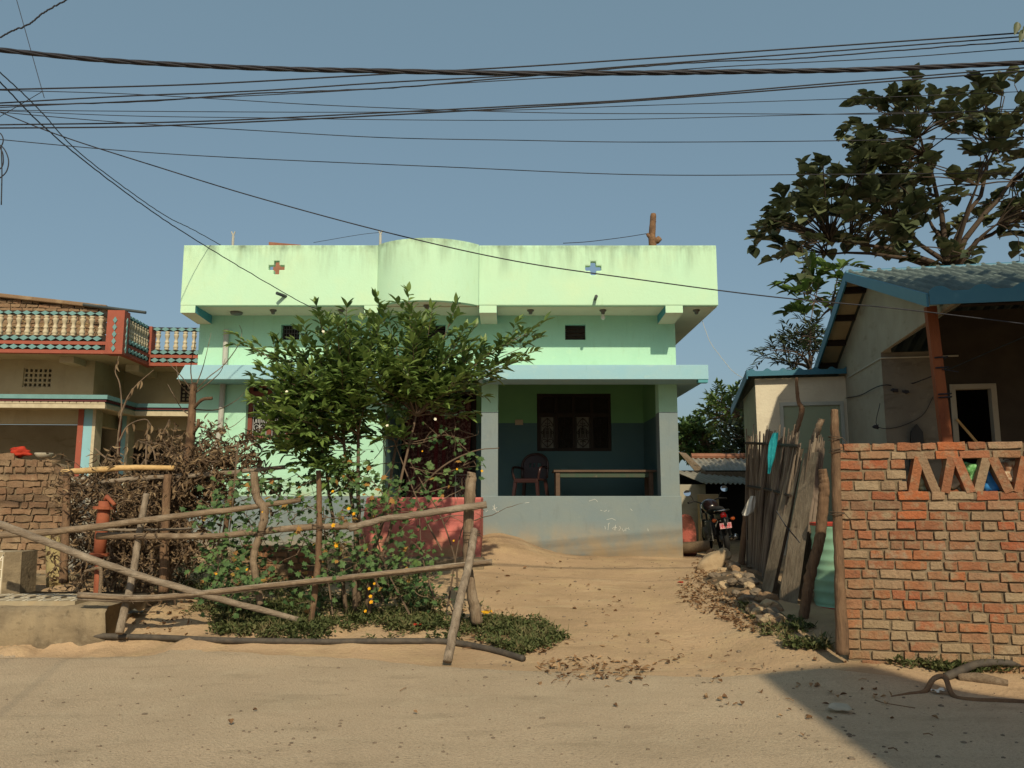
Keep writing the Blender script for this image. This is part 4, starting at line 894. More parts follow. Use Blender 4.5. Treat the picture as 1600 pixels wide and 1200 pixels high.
# ------------------------------------------------------------------ plants
def leaf(mb, base, d, up, L, W, var=0., fold=.22, curl=.15, m=0):
    d = d.normalized(); s = d.cross(up)
    if s.length < .05: s = d.cross(Vector((1, .3, .2)))
    s.normalize(); n = s.cross(d)
    q = lambda a, b, c: base+d*(a*L)+s*(b*W)+n*(c*L)
    e = fold*W/L; rows = ((.16, .33, .02), (.38, .5, .12), (.62, .44, .38), (.83, .23, .7))
    vs = [q(0, 0, 0)]
    for t, w_, cc in rows: vs += [q(t, -w_, e*w_*2-cc*curl), q(t, 0, -.015-cc*curl), q(t, w_, e*w_*2-cc*curl)]
    vs.append(q(1, 0, -curl)); fs = [(0, 2, 1), (0, 3, 2)]
    for k in range(3):
        i = 1+3*k; fs += [(i, i+1, i+4, i+3), (i+1, i+2, i+5, i+4)]
    fs += [(10, 11, 13), (11, 12, 13)]
    mb.add(vs, fs, m, max(0, min(1, var)))
LOBE = [(0, 0), (.18, -.30), (.10, -.62), (.42, -.36), (.62, -.50), (.70, -.20), (1.0, 0), (.70, .20), (.62, .50), (.42, .36), (.10, .62), (.18, .30)]
def lobed(mb, base, d, up, L, var=0., m=0):
    d = d.normalized(); s = d.cross(up)
    if s.length < .05: s = d.cross(Vector((1, .3, .2)))
    s.normalize(); n = s.cross(d); o = U(-.15, .15)
    vs = [base+d*(.36*L)+n*(.05*L)]+[base+d*(a*L)+s*(b*L)+n*(-.10*L*abs(b)-.12*L*a*a+o*b*L*.3) for a, b in LOBE]
    k = len(LOBE); mb.add(vs, [(0, 1+i, 1+(i+1) % k) for i in range(k)], m, max(0, min(1, var)))
def tuft_dir(spread=1.): return Vector((U(-1, 1)*spread, U(-1, 1)*spread, U(.2, 1))).normalized()
def flower(mb, c, r, n=5, m=0):
    nrm = (Vector((U(-.5, .5), -1, U(0, .8)))).normalized(); a = nrm.cross(Vector((0, 0, 1))).normalized(); b = nrm.cross(a)
    for k in range(n):
        t = 2*math.pi*k/n; d = (a*math.cos(t)+b*math.sin(t)); leaf(mb, c, d+nrm*.25, nrm, r, r*.85, random.random(), m=m)
def in_poly(x, y, poly):
    c = False; n = len(poly)
    for i in range(n):
        x1, y1 = poly[i]; x2, y2 = poly[(i+1) % n]
        if (y1 > y) != (y2 > y) and x < (x2-x1)*(y-y1)/(y2-y1)+x1: c = not c
    return c
def rand_in(poly):
    a = [p[0] for p in poly]; b = [p[1] for p in poly]
    while True:
        x, y = U(min(a), max(a)), U(min(b), max(b))
        if in_poly(x, y, poly): return x, y

def branch_path(a, b, lift=.15, wob=.06, n=7):
    L = (b-a).length; pts = []
    s = U(0, 99)
    for i in range(n+1):
        t = i/n; p = a.lerp(b, t)+Vector((0, 0, lift*L*math.sin(math.pi*t)))
        p += Vector((nz(t*3, s), nz(t*3, s, 5), nz(t*3, s, 9)))*wob*L*math.sin(math.pi*min(1, t*1.2))
        pts.append(p)
    return pts
def spray(mbl, mbw, p, d, n, L, W, step, tl, var0, m=0, droop=.1, wr=.004):
    """a twig with paired leaves along it and a rosette at its tip"""
    d = d.normalized(); q = p+d*(tl)+Vector((0, 0, -droop*tl)); mbw.tube([p, p.lerp(q, .5)+Vector((0, 0, .03*tl)), q], [wr, wr*.8, wr*.5], 4, 0, .3, caps=False)
    side = d.cross(Vector((U(-.3, .3), U(-.3, .3), 1))).normalized(); up = side.cross(d)
    for k in range(n):
        t = (k+.6)/n; b = p.lerp(q, t); s = 1 if k % 2 else -1
        ld = d*U(.35, .9)+side*s*U(.5, 1)+up*U(-.1, .5)
        leaf(mbl, b, ld, Vector((U(-.4, .4), U(-.6, .2), 1)).normalized(), L*U(.6, 1.15), W*U(.75, 1.1), var0+U(-.25, .3), m=m, curl=U(.02, .3))
    for k in range(3): leaf(mbl, q, d+rv()*.55, Vector((U(-.4, .4), U(-.6, .2), 1)).normalized(), L*U(.7, 1.1), W*U(.8, 1.1), var0+U(-.1, .35), m=m)

def tree_from_outline(name, label, cat, poly, Y, dY, n, stem_px, foot, L, W, lm, bm_, tl=.5, nl=6, trunk_r=.12, group=None, gap=.35, stems=None, limb_n=10, var_c=.35, twig_r=.008, droop=.15):
    random.seed(label)
    base = Vector(foot); root = empty(name, base, label, cat, group=group)
    mw, ml = MB(), MB()
    node = at(stem_px[0], stem_px[1], Y)
    mw.tube(spline([base-Vector((0, 0, .1)), base.lerp(node, .5)+Vector((U(-.1, .1), U(-.1, .1), 0)), node], 5), [trunk_r*(1-.4*i/10) for i in range(11)], 9, 0, .4)
    pts = []
    s0 = 11.3; tries = 0
    while len(pts) < n and tries < n*30:
        tries += 1
        x, y = rand_in(poly); yy = Y+U(-1, 1)*dY; p = at(x, y, yy)
        if gap > .15 and nz(p.x*gap*4+s0, p.z*gap*4, p.y*gap*2) < -.10: continue
        pts.append(p)
    limbs = [node]; ends = []
    for k in range(limb_n):
        e = pts[k*len(pts)//limb_n]; e = node.lerp(e, .75); pa = branch_path(node, e, .08, .08, 6); mw.tube(pa, [trunk_r*.5*(1-.75*i/6) for i in range(7)], 6, 0, .4, caps=False); ends += pa[1:]
    for p in pts:
        j = min(ends, key=lambda e: (e-p).length+abs(e.z-p.z)*.2); dd = (p-j)
        if dd.length > .05: 
            pa = branch_path(j, p, .05, .05, 3); mw.tube(pa, [twig_r*1.6, twig_r*1.4, twig_r*1.2, twig_r], 4, 0, .4, caps=False)
        out = (dd.normalized() if dd.length > .01 else rv())*.7+rv()*.8+Vector((0, 0, .2))
        spray(ml, mw, p, out, nl, L, W, 0, tl*U(.6, 1.2), var_c+.35*nz(p.x*1.3, p.y*1.3, p.z*1.3), droop=droop, wr=twig_r*.7)
    o = mw.build('trunk', bm_, root, smooth=True); o.location = -base
    o = ml.build('crown', lm, root, smooth=True); o.location = -base
    return root

random.seed(20)
# shrub in front of the house
SB = on_ground(at(562, 900, 8.8).x, 8.8)
shrub = empty('leafy_shrub', SB, 'tall glossy green shrub spreading in front of the entrance with tiny white flowers', 'shrub')
mw, ml, mf = MB(), MB(), MB()
nodes = []
for k, (a, b, r) in enumerate((((545, 905), (505, 700), .026), ((560, 905), (560, 680), .032), ((572, 905), (620, 690), .028), ((556, 905), (535, 650), .028), ((575, 905), (650, 650), .022))):
    p0 = at(a[0], a[1], 8.8+U(-.1, .1)); p0.z = height(p0.x, p0.y)-.05; p1 = at(b[0], b[1], 8.8+U(-.3, .3))
    pa = branch_path(p0, p1, 0, .05, 7); mw.tube(pa, [r*(1-.45*i/7) for i in range(8)], 7, 0, .4); nodes += pa[4:]
tips = [(440, 690, .3), (470, 700, -.3), (490, 660, .4), (510, 690, 0), (540, 690, .4), (530, 660, -.5), (575, 680, .3), (610, 680, -.3), (455, 665, 0), (425, 650, -.2), (812, 545, .1), (770, 575, .2), (545, 560, -.6), (560, 590, -.7), (580, 540, -.5), (570, 620, -.7), (550, 640, -.6), (590, 580, -.7), (535, 600, -.7), (600, 610, -.7), (398, 545, -.2), (430, 560, .1), (503, 513, 0), (475, 560, .3), (540, 520, -.3), (560, 530, .4), (600, 500, 0), (640, 492, .1), (665, 520, .5), (700, 512, -.1), (722, 540, .3), (818, 524, -.1), (790, 540, .2), (800, 566, 0), (760, 590, -.2), (735, 612, .3),
        (425, 600, .2), (445, 595, -.3), (425, 628, .1), (450, 640, .3), (440, 668, -.2), (480, 610, -.4), (520, 580, .4), (520, 630, -.5), (570, 570, -.5), (600, 560, .6), (620, 600, -.5), (650, 570, .2), (680, 590, .5), (690, 620, -.4), (710, 650, .2), (720, 590, -.5), (590, 630, -.6), (560, 650, .5), (480, 690, -.2), (500, 720, .2), (470, 650, .5), (640, 640, .6), (470, 720, -.2), (520, 740, -.3), (545, 760, .2), (450, 700, .2)]
for _ in range(46):
    x, y = rand_in([(415, 580), (500, 530), (600, 505), (700, 525), (755, 570), (735, 610), (700, 650), (600, 660), (520, 700), (440, 690)]); tips.append((x, y, U(-.8, .8)))
for x, y, dy in tips:
    p = at(x, y, 8.75+dy*.85); j = min(nodes, key=lambda e: (e-p).length+max(0, e.z-p.z)*2)
    pa = branch_path(j, p, .06, .07, 8); L_ = (p-j).length
    mw.tube(pa, [.011*(1-.7*i/8) for i in range(9)], 5, 0, .4, caps=False)
    vb = .32+.3*nz(p.x*1.4, p.y*1.4, p.z*1.4)
    for i in range(2, 9):
        t = i/8
        for q in range(1 if i % 3 else 2):
            dirv = (pa[i]-pa[i-1]).normalized()*.8+rv()*.8+Vector((0, -.1, .35))
            spray(ml, mw, pa[i], dirv, 5, .138, .056, 0, U(.12, .26), vb+(.15 if t > .8 else 0), droop=.05, wr=.003)
    spray(ml, mw, pa[-1], pa[-1]-pa[-2]+Vector((0, 0, .02)), 9, .135, .055, 0, .28, vb+.2, droop=0, wr=.004)
for x, y in ((505, 518), (448, 612), (680, 655), (605, 665)): flower(mf, at(x, y, 8.3), .018)
for mb_, nm, mm in ((mw, 'stem', 'twig'), (ml, 'foliage', 'leaf_shrub'), (mf, 'flower', 'white_petal')):
    o = mb_.build(nm, mm, shrub, smooth=True); o.location = -SB

# big broad-leaved tree behind the plastered house
BIG = [(1188, 375), (1212, 322), (1250, 305), (1248, 258), (1290, 250), (1325, 225), (1330, 190), (1360, 155), (1420, 140), (1475, 160), (1508, 150), (1520, 128), (1548, 145), (1590, 130), (1680, 150), (1760, 220), (1790, 320), (1740, 400), (1600, 380), (1540, 375), (1500, 415), (1430, 400), (1330, 418), (1262, 412), (1225, 395)]
TF = at(1492, 420, 17.5); tree_from_outline('broadleaf_tree', 'tall dark broad leaved tree rising behind the plastered house roof', 'tree', BIG, 17.5, 1.5, 330, (1488, 425), (TF.x, 17.5, height(TF.x, 17.5)), .33, .29, 'leaf_big', 'barkdark', tl=.5, nl=6, trunk_r=.15, gap=.22, limb_n=12, droop=.35, twig_r=.012)
PAP = [(1238, 425), (1300, 400), (1322, 415), (1318, 440), (1290, 470), (1275, 520), (1252, 500), (1240, 460)]
TF = at(1305, 520, 16.2); tree_from_outline('papaya_tree', 'light green lobed leaf tree squeezed between the dark tree and the blue roof edge', 'tree', PAP, 16.2, .5, 28, (1300, 480), (TF.x, 16.2, height(TF.x, 16.2)), .30, .15, 'leaf_light', 'bark', tl=.3, nl=6, trunk_r=.07, gap=.1, limb_n=6, droop=.4)
MAN = [(1195, 560), (1205, 535), (1235, 520), (1270, 500), (1282, 520), (1275, 570), (1240, 577)]
TF = at(1290, 590, 15.2); tree_from_outline('mango_tree', 'dark narrow leaved tree top showing above the outhouse roof', 'tree', MAN, 15.4, .5, 60, (1265, 575), (TF.x, 15.4, height(TF.x, 15.4)), .20, .045, 'leaf_big', 'barkdark', tl=.3, nl=8, trunk_r=.08, gap=.1, limb_n=6, var_c=.15)
T1 = [(1065, 690), (1072, 670), (1090, 660), (1105, 665), (1120, 680), (1130, 700), (1125, 712), (1068, 712)]
TF = at(1100, 720, 30); tree_from_outline('distant_tree', 'rounded mid green tree far behind the tin roofed shed', 'tree', [(p[0]-4, p[1]) for p in T1], 30, 1.2, 190, (1098, 705), (TF.x, 30, height(TF.x, 30)), .25, .15, 'leaf_far', 'bark', tl=.5, nl=8, trunk_r=.15, gap=.1, limb_n=8)
T2 = [(1100, 650), (1112, 625), (1120, 612), (1140, 612), (1165, 625), (1175, 660), (1150, 668), (1120, 665)]
TF = at(1165, 720, 27); tree_from_outline('distant_tree', 'taller yellowish feathery tree far behind the outhouse', 'tree', T2, 27, 1.2, 150, (1162, 668), (TF.x, 27, height(TF.x, 27)), .22, .09, 'leaf_far', 'bark', tl=.5, nl=9, trunk_r=.15, gap=.1, limb_n=8, var_c=.55)
T3 = [(1138, 690), (1150, 670), (1175, 665), (1185, 740), (1150, 745), (1140, 720)]
TF = at(1172, 760, 21); tree_from_outline('distant_tree', 'dark leafy tree close against the back of the outhouse', 'tree', T3, 21, .8, 130, (1168, 715), (TF.x, 21, height(TF.x, 21)), .22, .10, 'leaf_big', 'barkdark', tl=.4, nl=8, trunk_r=.1, gap=.1, limb_n=8, var_c=.2)

random.seed(21)
# ------------------------------------------------------------------ pole fence of the garden
fence = empty('pole_fence', on_ground(-1.5, 8.35), 'rough garden fence of crooked posts and rails tied together', 'fence')
FL = fence.location.copy()
def pole(name, pts, r, mt='wood', parent=None, n=9, label=None, knots=True, flat=1.0, seg=5):
    P3 = [Vector(p) if len(p) == 3 and isinstance(p, Vector) else at(p[0], p[1], p[2]) for p in pts]
    sp = spline(P3, seg); k = len(sp); s0 = U(0, 90)
    if hasattr(r, '__len__'): rr = [lin(i/(k-1), [(j/(len(r)-1), v) for j, v in enumerate(r)]) for i in range(k)]
    else: rr = [r]*k
    dens = []; rd = []
    for i in range(k-1):
        for q in range(3):
            t = q/3; dens.append(sp[i].lerp(sp[i+1], t)); rd.append(rr[i]*(1-t)+rr[i+1]*t)
    dens.append(sp[-1]); rd.append(rr[-1])
    if knots:
        dens = [p+Vector((nz(i*.35, s0), nz(i*.35, s0, 4), nz(i*.35, s0, 8)))*rd[i]*.14 for i, p in enumerate(dens)]
        rd = [v*.76*(1+.05*nz(i*.6, s0, 2)+(.12 if random.random() < .04 else 0)) for i, v in enumerate(rd)]
    mb = MB(); mb.tube(dens, rd, n, flat=flat)
    if parent is None: return mb
    o = mb.build(name, mt, parent, smooth=True)
    if parent is fence: o.location = -FL
    if label: o['label'] = label
    return o
def wrap(pt, r, parent, n=3, ax=None):
    mb = MB()
    for k in range(n):
        z = (k-(n-1)/2)*.016+U(-.006, .006); t = U(-.012, .012)
        mb.tube([(pt.x+r*math.cos(a), pt.y+r*math.sin(a), pt.z+z+t*math.cos(a)) for a in [q*math.pi/6 for q in range(13)]], .0045, 4)
    mb.tube([(pt.x+r*.7, pt.y-r, pt.z), (pt.x+r*1.4, pt.y-r*1.1, pt.z-.05)], .003, 4)
    o = mb.build('tie_wire', 'twig', parent)
    if parent is fence: o.location = -FL
    return o
YFn = 8.35
gp = lambda px, py, dy=0: tuple((px, py, ground_at(px, py).y))
pole('post', [(229, 772, 8.6), (218, 830, 8.5), (207, 900, 8.35), (186, 990, 8.1)], [.044, .045, .05, .055], 'woodgrey_v', fence)
pole('post', [(397, 738, YFn), (401, 775, YFn), (414, 800, YFn), (406, 835, YFn), (396, 870, YFn), (400, 905, YFn), (407, 945, YFn)], [.05, .055, .06, .055, .05, .045, .045], 'wood_v', fence, label='curvy crooked post')
pole('post', [(498, 735, YFn), (499, 800, YFn), (497, 880, YFn), (484, 985, YFn)], [.034, .04, .045, .04], 'woodbrown_v', fence)
pole('post', [(737, 738, 8.45), (735, 760, 8.45), (731, 850, 8.45), (733, 900, 8.45), (746, 972, 8.45)], [.082, .098, .088, .085, .105], 'wood_v', fence, flat=.75, label='thick end post with weathered top')
pole('post', [(104, 742, 9.3), (103, 820, 9.2), (98, 912, 9.1)], [.055, .06, .06], 'woodbrown_v', fence)
pole('post', [(362, 760, 9.2), (352, 830, 9.2), (350, 900, 9.2)], [.035, .04, .04], 'woodbrown_v', fence)
pole('post', [(262, 742, 9.2), (258, 830, 9.1), (256, 925, 9.0)], [.06, .065, .07], 'woodbrown_v', fence)
pole('rail', [(-30, 838, 8.3), (100, 829, 8.32), (250, 810, 8.35), (380, 794, 8.35), (470, 781, 8.4)], [.05, .047, .045, .04, .032], 'wood_h', fence, label='long upper rail')
pole('rail', [(152, 837, 8.45), (250, 838, 8.45), (340, 837, 8.4), (420, 829, 8.4), (505, 822, 8.4)], [.05, .045, .04, .045, .045], 'wood_h', fence)
pole('rail', [(545, 826, 8.3), (600, 811, 8.3), (640, 806, 8.3), (760, 788, 8.28)], [.05, .042, .045, .05], 'woodgrey_h', fence, label='end rail with split tip')
pole('rail', [(505, 823, 8.36), (530, 822, 8.34), (560, 822, 8.3)], [.04, .05, .045], 'wood_h', fence)
pole('rail', [(97, 738, 9.35), (140, 735, 9.35), (200, 731, 9.35), (272, 731, 9.3)], [.045, .05, .045, .038], 'woodpale', fence, label='pale peeled rail')
pole('rail', [(160, 753, 9.4), (240, 746, 9.4), (320, 742, 9.35), (445, 730, 9.3)], [.04, .04, .04, .032], 'woodgrey_h', fence)
pole('rail', [(255, 760, 9.5), (340, 752, 9.5), (440, 748, 9.5)], [.025, .025, .02], 'wood_h', fence)
pole('rail', [(150, 828, 8.5), (240, 828, 8.55), (300, 826, 8.6)], [.018, .02, .015], 'woodgrey_h', fence)
for dz, r, yy in ((0, .020, 8.1), (5, .017, 8.12), (-4, .016, 8.14)):
    pole('rail', [(122, 931+dz, yy), (240, 934+dz*.6, yy), (415, 916+dz*.6, yy+.05), (621, 894+dz*.5, yy+.1), (769, 878+dz*.6, yy+.15)], r, 'woodgrey_h' if dz else 'wood_h', fence, knots=False, label='split bamboo rail')
for a, b, yy, r in ((229, 812, 8.45, .07), (221, 838, 8.45, .07), (740, 791, 8.36, .085), (498, 823, 8.36, .07), (404, 833, 8.36, .07), (200, 934, 8.15, .07), (737, 833, 8.38, .09), (104, 740, 9.3, .075)): wrap(at(a, b, yy), r, fence)
def lone(name, pts, r, mt, label, cat, **k):
    mb = pole(name, pts, r, **k); P0 = at(*pts[-1]); o = mb.build(name, mt, None, smooth=True, loc=P0); return tag(o, label, cat)
lone('leaning_pole', [(-20, 812, 7.9), (60, 842, 7.95), (200, 894, 8.05), (330, 932, 8.15), (466, 968, 8.3)], [.05, .05, .047, .045, .038], 'woodgrey_h', 'long grey pole slanting down across the garden fence', 'pole', n=10)
lone('prop_pole', [(741, 828, 8.25), (735, 870, 8.0), (718, 940, 7.65), (699, 1034, 7.28)], [.05, .052, .055, .055], 'woodgrey_v', 'stout prop leaning on the thick end post of the pole fence', 'pole')
lone('cut_branch', [(140, 872, 9.0), (165, 855, 9.0), (196, 826, 8.8)], [.015, .018, .014], 'wood', 'thin slanting branch crossing behind the long pole beside the orange pump pipe', 'branch')
lone('cut_branch', [(133, 893, 8.8), (152, 888, 8.75), (158, 892, 8.75), (156, 932, 8.7)], [.022, .024, .026, .024], 'wood', 'short forked stake below the orange pump pipe', 'stake')
lone('fallen_branch', [gp(336, 1043), gp(380, 1042), gp(430, 1047), gp(470, 1048), gp(503, 1058)], [.004, .009, .008, .008, .004], 'wood', 'dry branch lying flat on the road edge below the garden', 'branch', knots=True)

# bare tree at the house corner
bt = empty('bare_tree', on_ground(at(258, 900, 9.7).x, 9.7), 'bare pruned tree trunk with thin twigs standing at the left corner of the green house', 'tree'); BL = bt.location.copy()
mb = pole('', [(258, 905, 9.7), (272, 840, 9.7), (288, 745, 9.7), (298, 680, 9.7), (302, 600, 9.7)], [.10, .085, .08, .07, .05]); mb.tube(spline([at(301, 640, 9.7), at(315, 625, 9.6), at(332, 622, 9.6)], 4), .02, 6); mb.tube(spline([at(300, 680, 9.7), at(309, 665, 9.6), at(310, 655, 9.6)], 4), .022, 6); mb.tube([at(303, 610, 9.7), at(304, 598, 9.7)], [.04, .03], 7)
o = mb.build('trunk', 'woodbrown_v', bt, smooth=True); o.location = -BL
mb = MB()
for q in ([(302, 615), (285, 590), (262, 565), (258, 560)], [(302, 610), (298, 575), (304, 540), (306, 512)], [(303, 610), (315, 580), (322, 555), (330, 520)], [(303, 612), (325, 590), (350, 570), (372, 540), (378, 520), (374, 508)], [(304, 615), (330, 595), (345, 580), (352, 560)], [(302, 620), (290, 610), (280, 596), (275, 570)], [(304, 640), (340, 640), (370, 625), (385, 610)], [(302, 660), (330, 672), (360, 668), (384, 650)], [(300, 650), (285, 640), (270, 615), (262, 600)]):
    mb.tube(spline([at(a, b, 9.7+U(-.25, .1)*i) for i, (a, b) in enumerate(q)], 4), [.009*(1-.75*i/(4*(len(q)-1))) for i in range(4*(len(q)-1)+1)], 4, 0, U(0, 1), caps=False)
o = mb.build('branch', 'twig', bt); o.location = -BL

random.seed(22)
# heap of cut brushwood along the fence
brush = MB(); dead = MB()
BP = [(112, 765), (170, 738), (250, 742), (300, 730), (340, 745), (330, 775), (290, 810), (282, 890), (150, 880), (125, 830)]
BP2 = [(240, 735), (310, 695), (380, 690), (415, 735), (300, 770), (230, 770)]
def twig(p, d, L, r, depth=0, leaves=True):
    pa = [p]; v = d.normalized()
    for k in range(4): v = (v+rv()*.28).normalized(); pa.append(pa[-1]+v*(L/4))
    brush.tube(pa, [r*(1-.18*k) for k in range(5)], 4, 0, random.random(), caps=False)
    if depth < 2:
        for k in range(2 if depth else 3): twig(pa[random.randint(1, 4)], v+rv()*.9, L*U(.4, .65), r*.6, depth+1, leaves)
    if leaves and depth >= 1:
        for k in range(3): leaf(dead, pa[random.randint(1, 4)], rv()+Vector((0, 0, -.5)), rv(), U(.05, .11), U(.015, .035), random.random(), fold=.5, curl=U(.1, .6))
for k in range(300):
    x, y = rand_in(BP if k % 4 else BP2); twig(at(x, y, U(9.2, 10.3)), Vector((U(-1, 1), U(-.4, .4), U(-.5, .5))), U(.2, .5), U(.005, .010))
for k in range(22):
    x = U(170, 290); p = at(x, 880, U(9.2, 10)); p.z = height(p.x, p.y); twig(p, Vector((U(-.3, .3), 0, 1)), U(.7, 1.0), U(.010, .018), 0)
for q in ([(186, 735), (184, 690), (190, 640), (187, 600), (180, 580), (186, 556)], [(188, 650), (200, 620), (215, 600), (240, 578)], [(186, 690), (200, 665), (226, 655), (236, 664)], [(215, 735), (240, 700), (258, 670), (265, 655)], [(228, 730), (229, 690), (231, 668)], [(182, 720), (165, 715), (150, 702), (148, 700)], [(245, 735), (238, 700), (215, 688)]):
    sp = spline([at(a, b, 10.2) for a, b in q], 4); brush.tube(sp, [.014*(1-.7*i/len(sp)) for i in range(len(sp))], 5, 0, .6)
    for k in range(4): leaf(dead, sp[random.randint(3, len(sp)-1)], Vector((U(-.5, .5), 0, -1)), rv(), .12, .04, .8+U(-.2, .2), fold=.5)
for k in range(700):
    x, y = rand_in(BP if k % 3 else BP2); leaf(dead, at(x, y, U(9.15, 10.2)), rv()+Vector((0, 0, -.3)), rv(), U(.05, .12), U(.02, .045), random.random(), fold=.5, curl=U(.1, .6))
for k in range(90):
    x = U(395, 745); y = U(640, 900); 
    if nz(x*.012, y*.012, 3) > .0: twig(at(x, y, U(8.6, 9.6)), Vector((U(-1, 1), U(-.3, .3), U(-.2, 1))), U(.2, .5), U(.004, .008), 1, leaves=False)
bo = brush.build('brushwood', 'twig', None); tag(bo, 'tangle of dry brown cut branches heaped along the garden fence', 'brushwood', kind='stuff')
dead.build('dead_leaf', 'deadleaf', bo)

random.seed(23)
# creepers on the fence: stems, lobed leaves, yellow flowers
def vine(label, runs, n, spread, Y, L=.085, yl=.03, flowers=(), stems=()):
    p0 = at(*runs[0][0], Y); root = empty('climbing_vine', on_ground(p0.x, Y), label, 'vine', group='creepers on the garden fence'); O = root.location.copy()
    mw, ml, my, mf = MB(), MB(), MB(), MB()
    for run in runs:
        sp = spline([at(a, b, Y+U(-.15, .15)) for a, b in run], 6); mw.tube(sp, .005, 4, 0, .5)
        for k in range(n):
            i = random.randrange(len(sp)); p = sp[i]+Vector((random.gauss(0, spread), random.gauss(0, spread*1.0), random.gauss(0, spread*.8)))
            if p.z < height(p.x, p.y)+.03: continue
            d = Vector((U(-1, 1), U(-1, .1), U(-1, .25))); up = Vector((U(-.5, .5), U(-1, -.2), U(.2, 1))).normalized()
            if random.random() < .3: mw.tube([sp[i], p], .0025, 3, 0, .5, caps=False)
            tgt = my if random.random() < yl else ml
            lobed(tgt, p, d, up, L*U(.6, 1.2), .4+.4*nz(p.x*3, p.y*3, p.z*3)+U(-.25, .25))
    for st in stems:
        sp = spline([at(a, b, Y+U(-.1, .1)) for a, b in st], 5); mw.tube(sp, [.011*(1-.6*i/len(sp)) for i in range(len(sp))], 5, 0, .3)
    for a, b, r in flowers: flower(mf, at(a, b, Y-.35), r*.55)
    for mb_, nm, mm in ((mw, 'stem', 'twig'), (ml, 'foliage', 'leaf_vine'), (my, 'foliage', 'yleaf'), (mf, 'flower', 'yellow')):
        if mb_.v: o = mb_.build(nm, mm, root); o.location = -O
vine('green lobed leaf creeper with yellow flowers hanging at the left end of the shrub', [[(320, 800), (345, 790), (380, 800), (405, 850)], [(330, 820), (345, 860), (350, 900), (340, 930)], [(370, 830), (385, 870), (400, 910)], [(350, 770), (390, 755), (430, 770), (450, 800)], [(330, 870), (370, 900), (400, 930)]], 125, .13, 8.55, L=.068, flowers=[(386, 890, .03), (338, 897, .025), (388, 742, .025), (410, 800, .02)], stems=[[(345, 940), (340, 860), (350, 790)], [(372, 690), (362, 800), (356, 850)]])
vine('thick creeper with yellowing leaves and blossoms on the middle fence posts', [[(480, 790), (520, 810), (560, 800), (600, 790)], [(500, 830), (530, 850), (560, 880), (590, 900)], [(520, 760), (550, 740), (590, 760), (610, 800)], [(470, 760), (500, 740), (540, 720)], [(540, 850), (600, 870), (640, 880)], [(450, 810), (480, 850), (500, 900), (480, 940)]], 130, .15, 8.6, L=.066, yl=.07, flowers=[(521, 821, .05), (526, 852, .055), (577, 920, .035), (579, 932, .04), (580, 941, .045), (571, 955, .035), (545, 795, .04), (553, 803, .04), (520, 768, .035), (585, 912, .03)], stems=[[(600, 940), (575, 870), (560, 790)], [(640, 960), (600, 880), (580, 800)], [(520, 960), (510, 880), (505, 790)]])
vine('sparse creeper with reddish stems reaching over the pink entrance block', [[(590, 790), (640, 800), (690, 790)], [(645, 830), (660, 860), (680, 880), (650, 920)], [(640, 910), (655, 930), (690, 935)], [(600, 700), (650, 690), (700, 680), (720, 700)], [(640, 730), (690, 740), (740, 720)], [(610, 760), (660, 770), (700, 760)]], 46, .12, 8.7, L=.065, flowers=[(709, 845, .025), (660, 705, .02), (753, 736, .03), (714, 733, .025)], stems=[[(715, 950), (712, 880), (690, 810), (668, 770), (640, 720)], [(690, 860), (660, 800), (620, 700), (600, 640)], [(640, 780), (690, 730), (740, 705), (780, 700)], [(680, 940), (660, 870), (655, 800)], [(700, 945), (716, 850), (728, 810)]])

random.seed(24)
# ground cover of the garden bed, grass at the brick wall, litter
def ground_tufts(poly, n, hmin=.02, hmax=.09, thr=-.1, mb=None, gx=1.7):
    mb = mb or MB()
    for k in range(n):
        x, y = rand_in(poly); g_ = ground_at(x, y)
        if nz(g_.x*gx, g_.y*gx*1.2, 7) < thr+U(-.12, .12): continue
        v0 = .35+.5*nz(g_.x*2.2, g_.y*2.2, 3)
        for q in range(random.randint(4, 8)):
            b = g_+Vector((U(-.05, .05), U(-.05, .05), U(0, hmax*.6))); d = Vector((U(-1, 1), U(-1, 1), U(.1, 1.1)))
            if random.random() < .09: leaf(mb, b, d+Vector((0, 0, .5)), rv(), U(.06, .13), .007, v0+U(-.1, .5), curl=.3)
            else: leaf(mb, b, d, Vector((0, 0, 1)), U(.025, .06), U(.018, .036), v0+U(-.25, .25))
    return mb
BED = [(270, 985), (300, 950), (350, 925), (480, 900), (640, 895), (700, 950), (760, 950), (830, 965), (888, 1000), (850, 1018), (815, 1028), (760, 1012), (690, 1002), (560, 1004), (400, 1002), (300, 998)]
mb = ground_tufts(BED, 2600, thr=-.02)
ground_tufts([(330, 955), (470, 940), (520, 985), (330, 995)], 700, thr=-.6, mb=mb); ground_tufts([(770, 960), (885, 998), (815, 1025), (745, 1005)], 500, thr=-.35, mb=mb); ground_tufts([(540, 950), (690, 940), (700, 985), (540, 990)], 500, thr=-.3, mb=mb)
ground_tufts([(260, 880), (420, 860), (600, 880), (690, 900), (640, 930), (300, 940)], 900, hmax=.2, thr=-.15, mb=mb)
tag(mb.build('ground_cover', 'weed', None), 'low green weeds covering the garden bed behind the road', 'ground cover', kind='stuff')
mb = ground_tufts([(1338, 1018), (1360, 1010), (1600, 1030), (1620, 1052), (1480, 1056), (1400, 1042)], 800, thr=-.25)
ground_tufts([(1225, 1008), (1290, 1005), (1295, 1018), (1230, 1016)], 90, thr=-.4, mb=mb); ground_tufts([(1150, 940), (1230, 960), (1290, 990), (1200, 1000)], 170, hmax=.03, thr=0, mb=mb)
tag(mb.build('grass_strip', 'weed', None), 'grass and weeds growing along the foot of the red brick wall', 'grass', kind='stuff')
lit = MB()
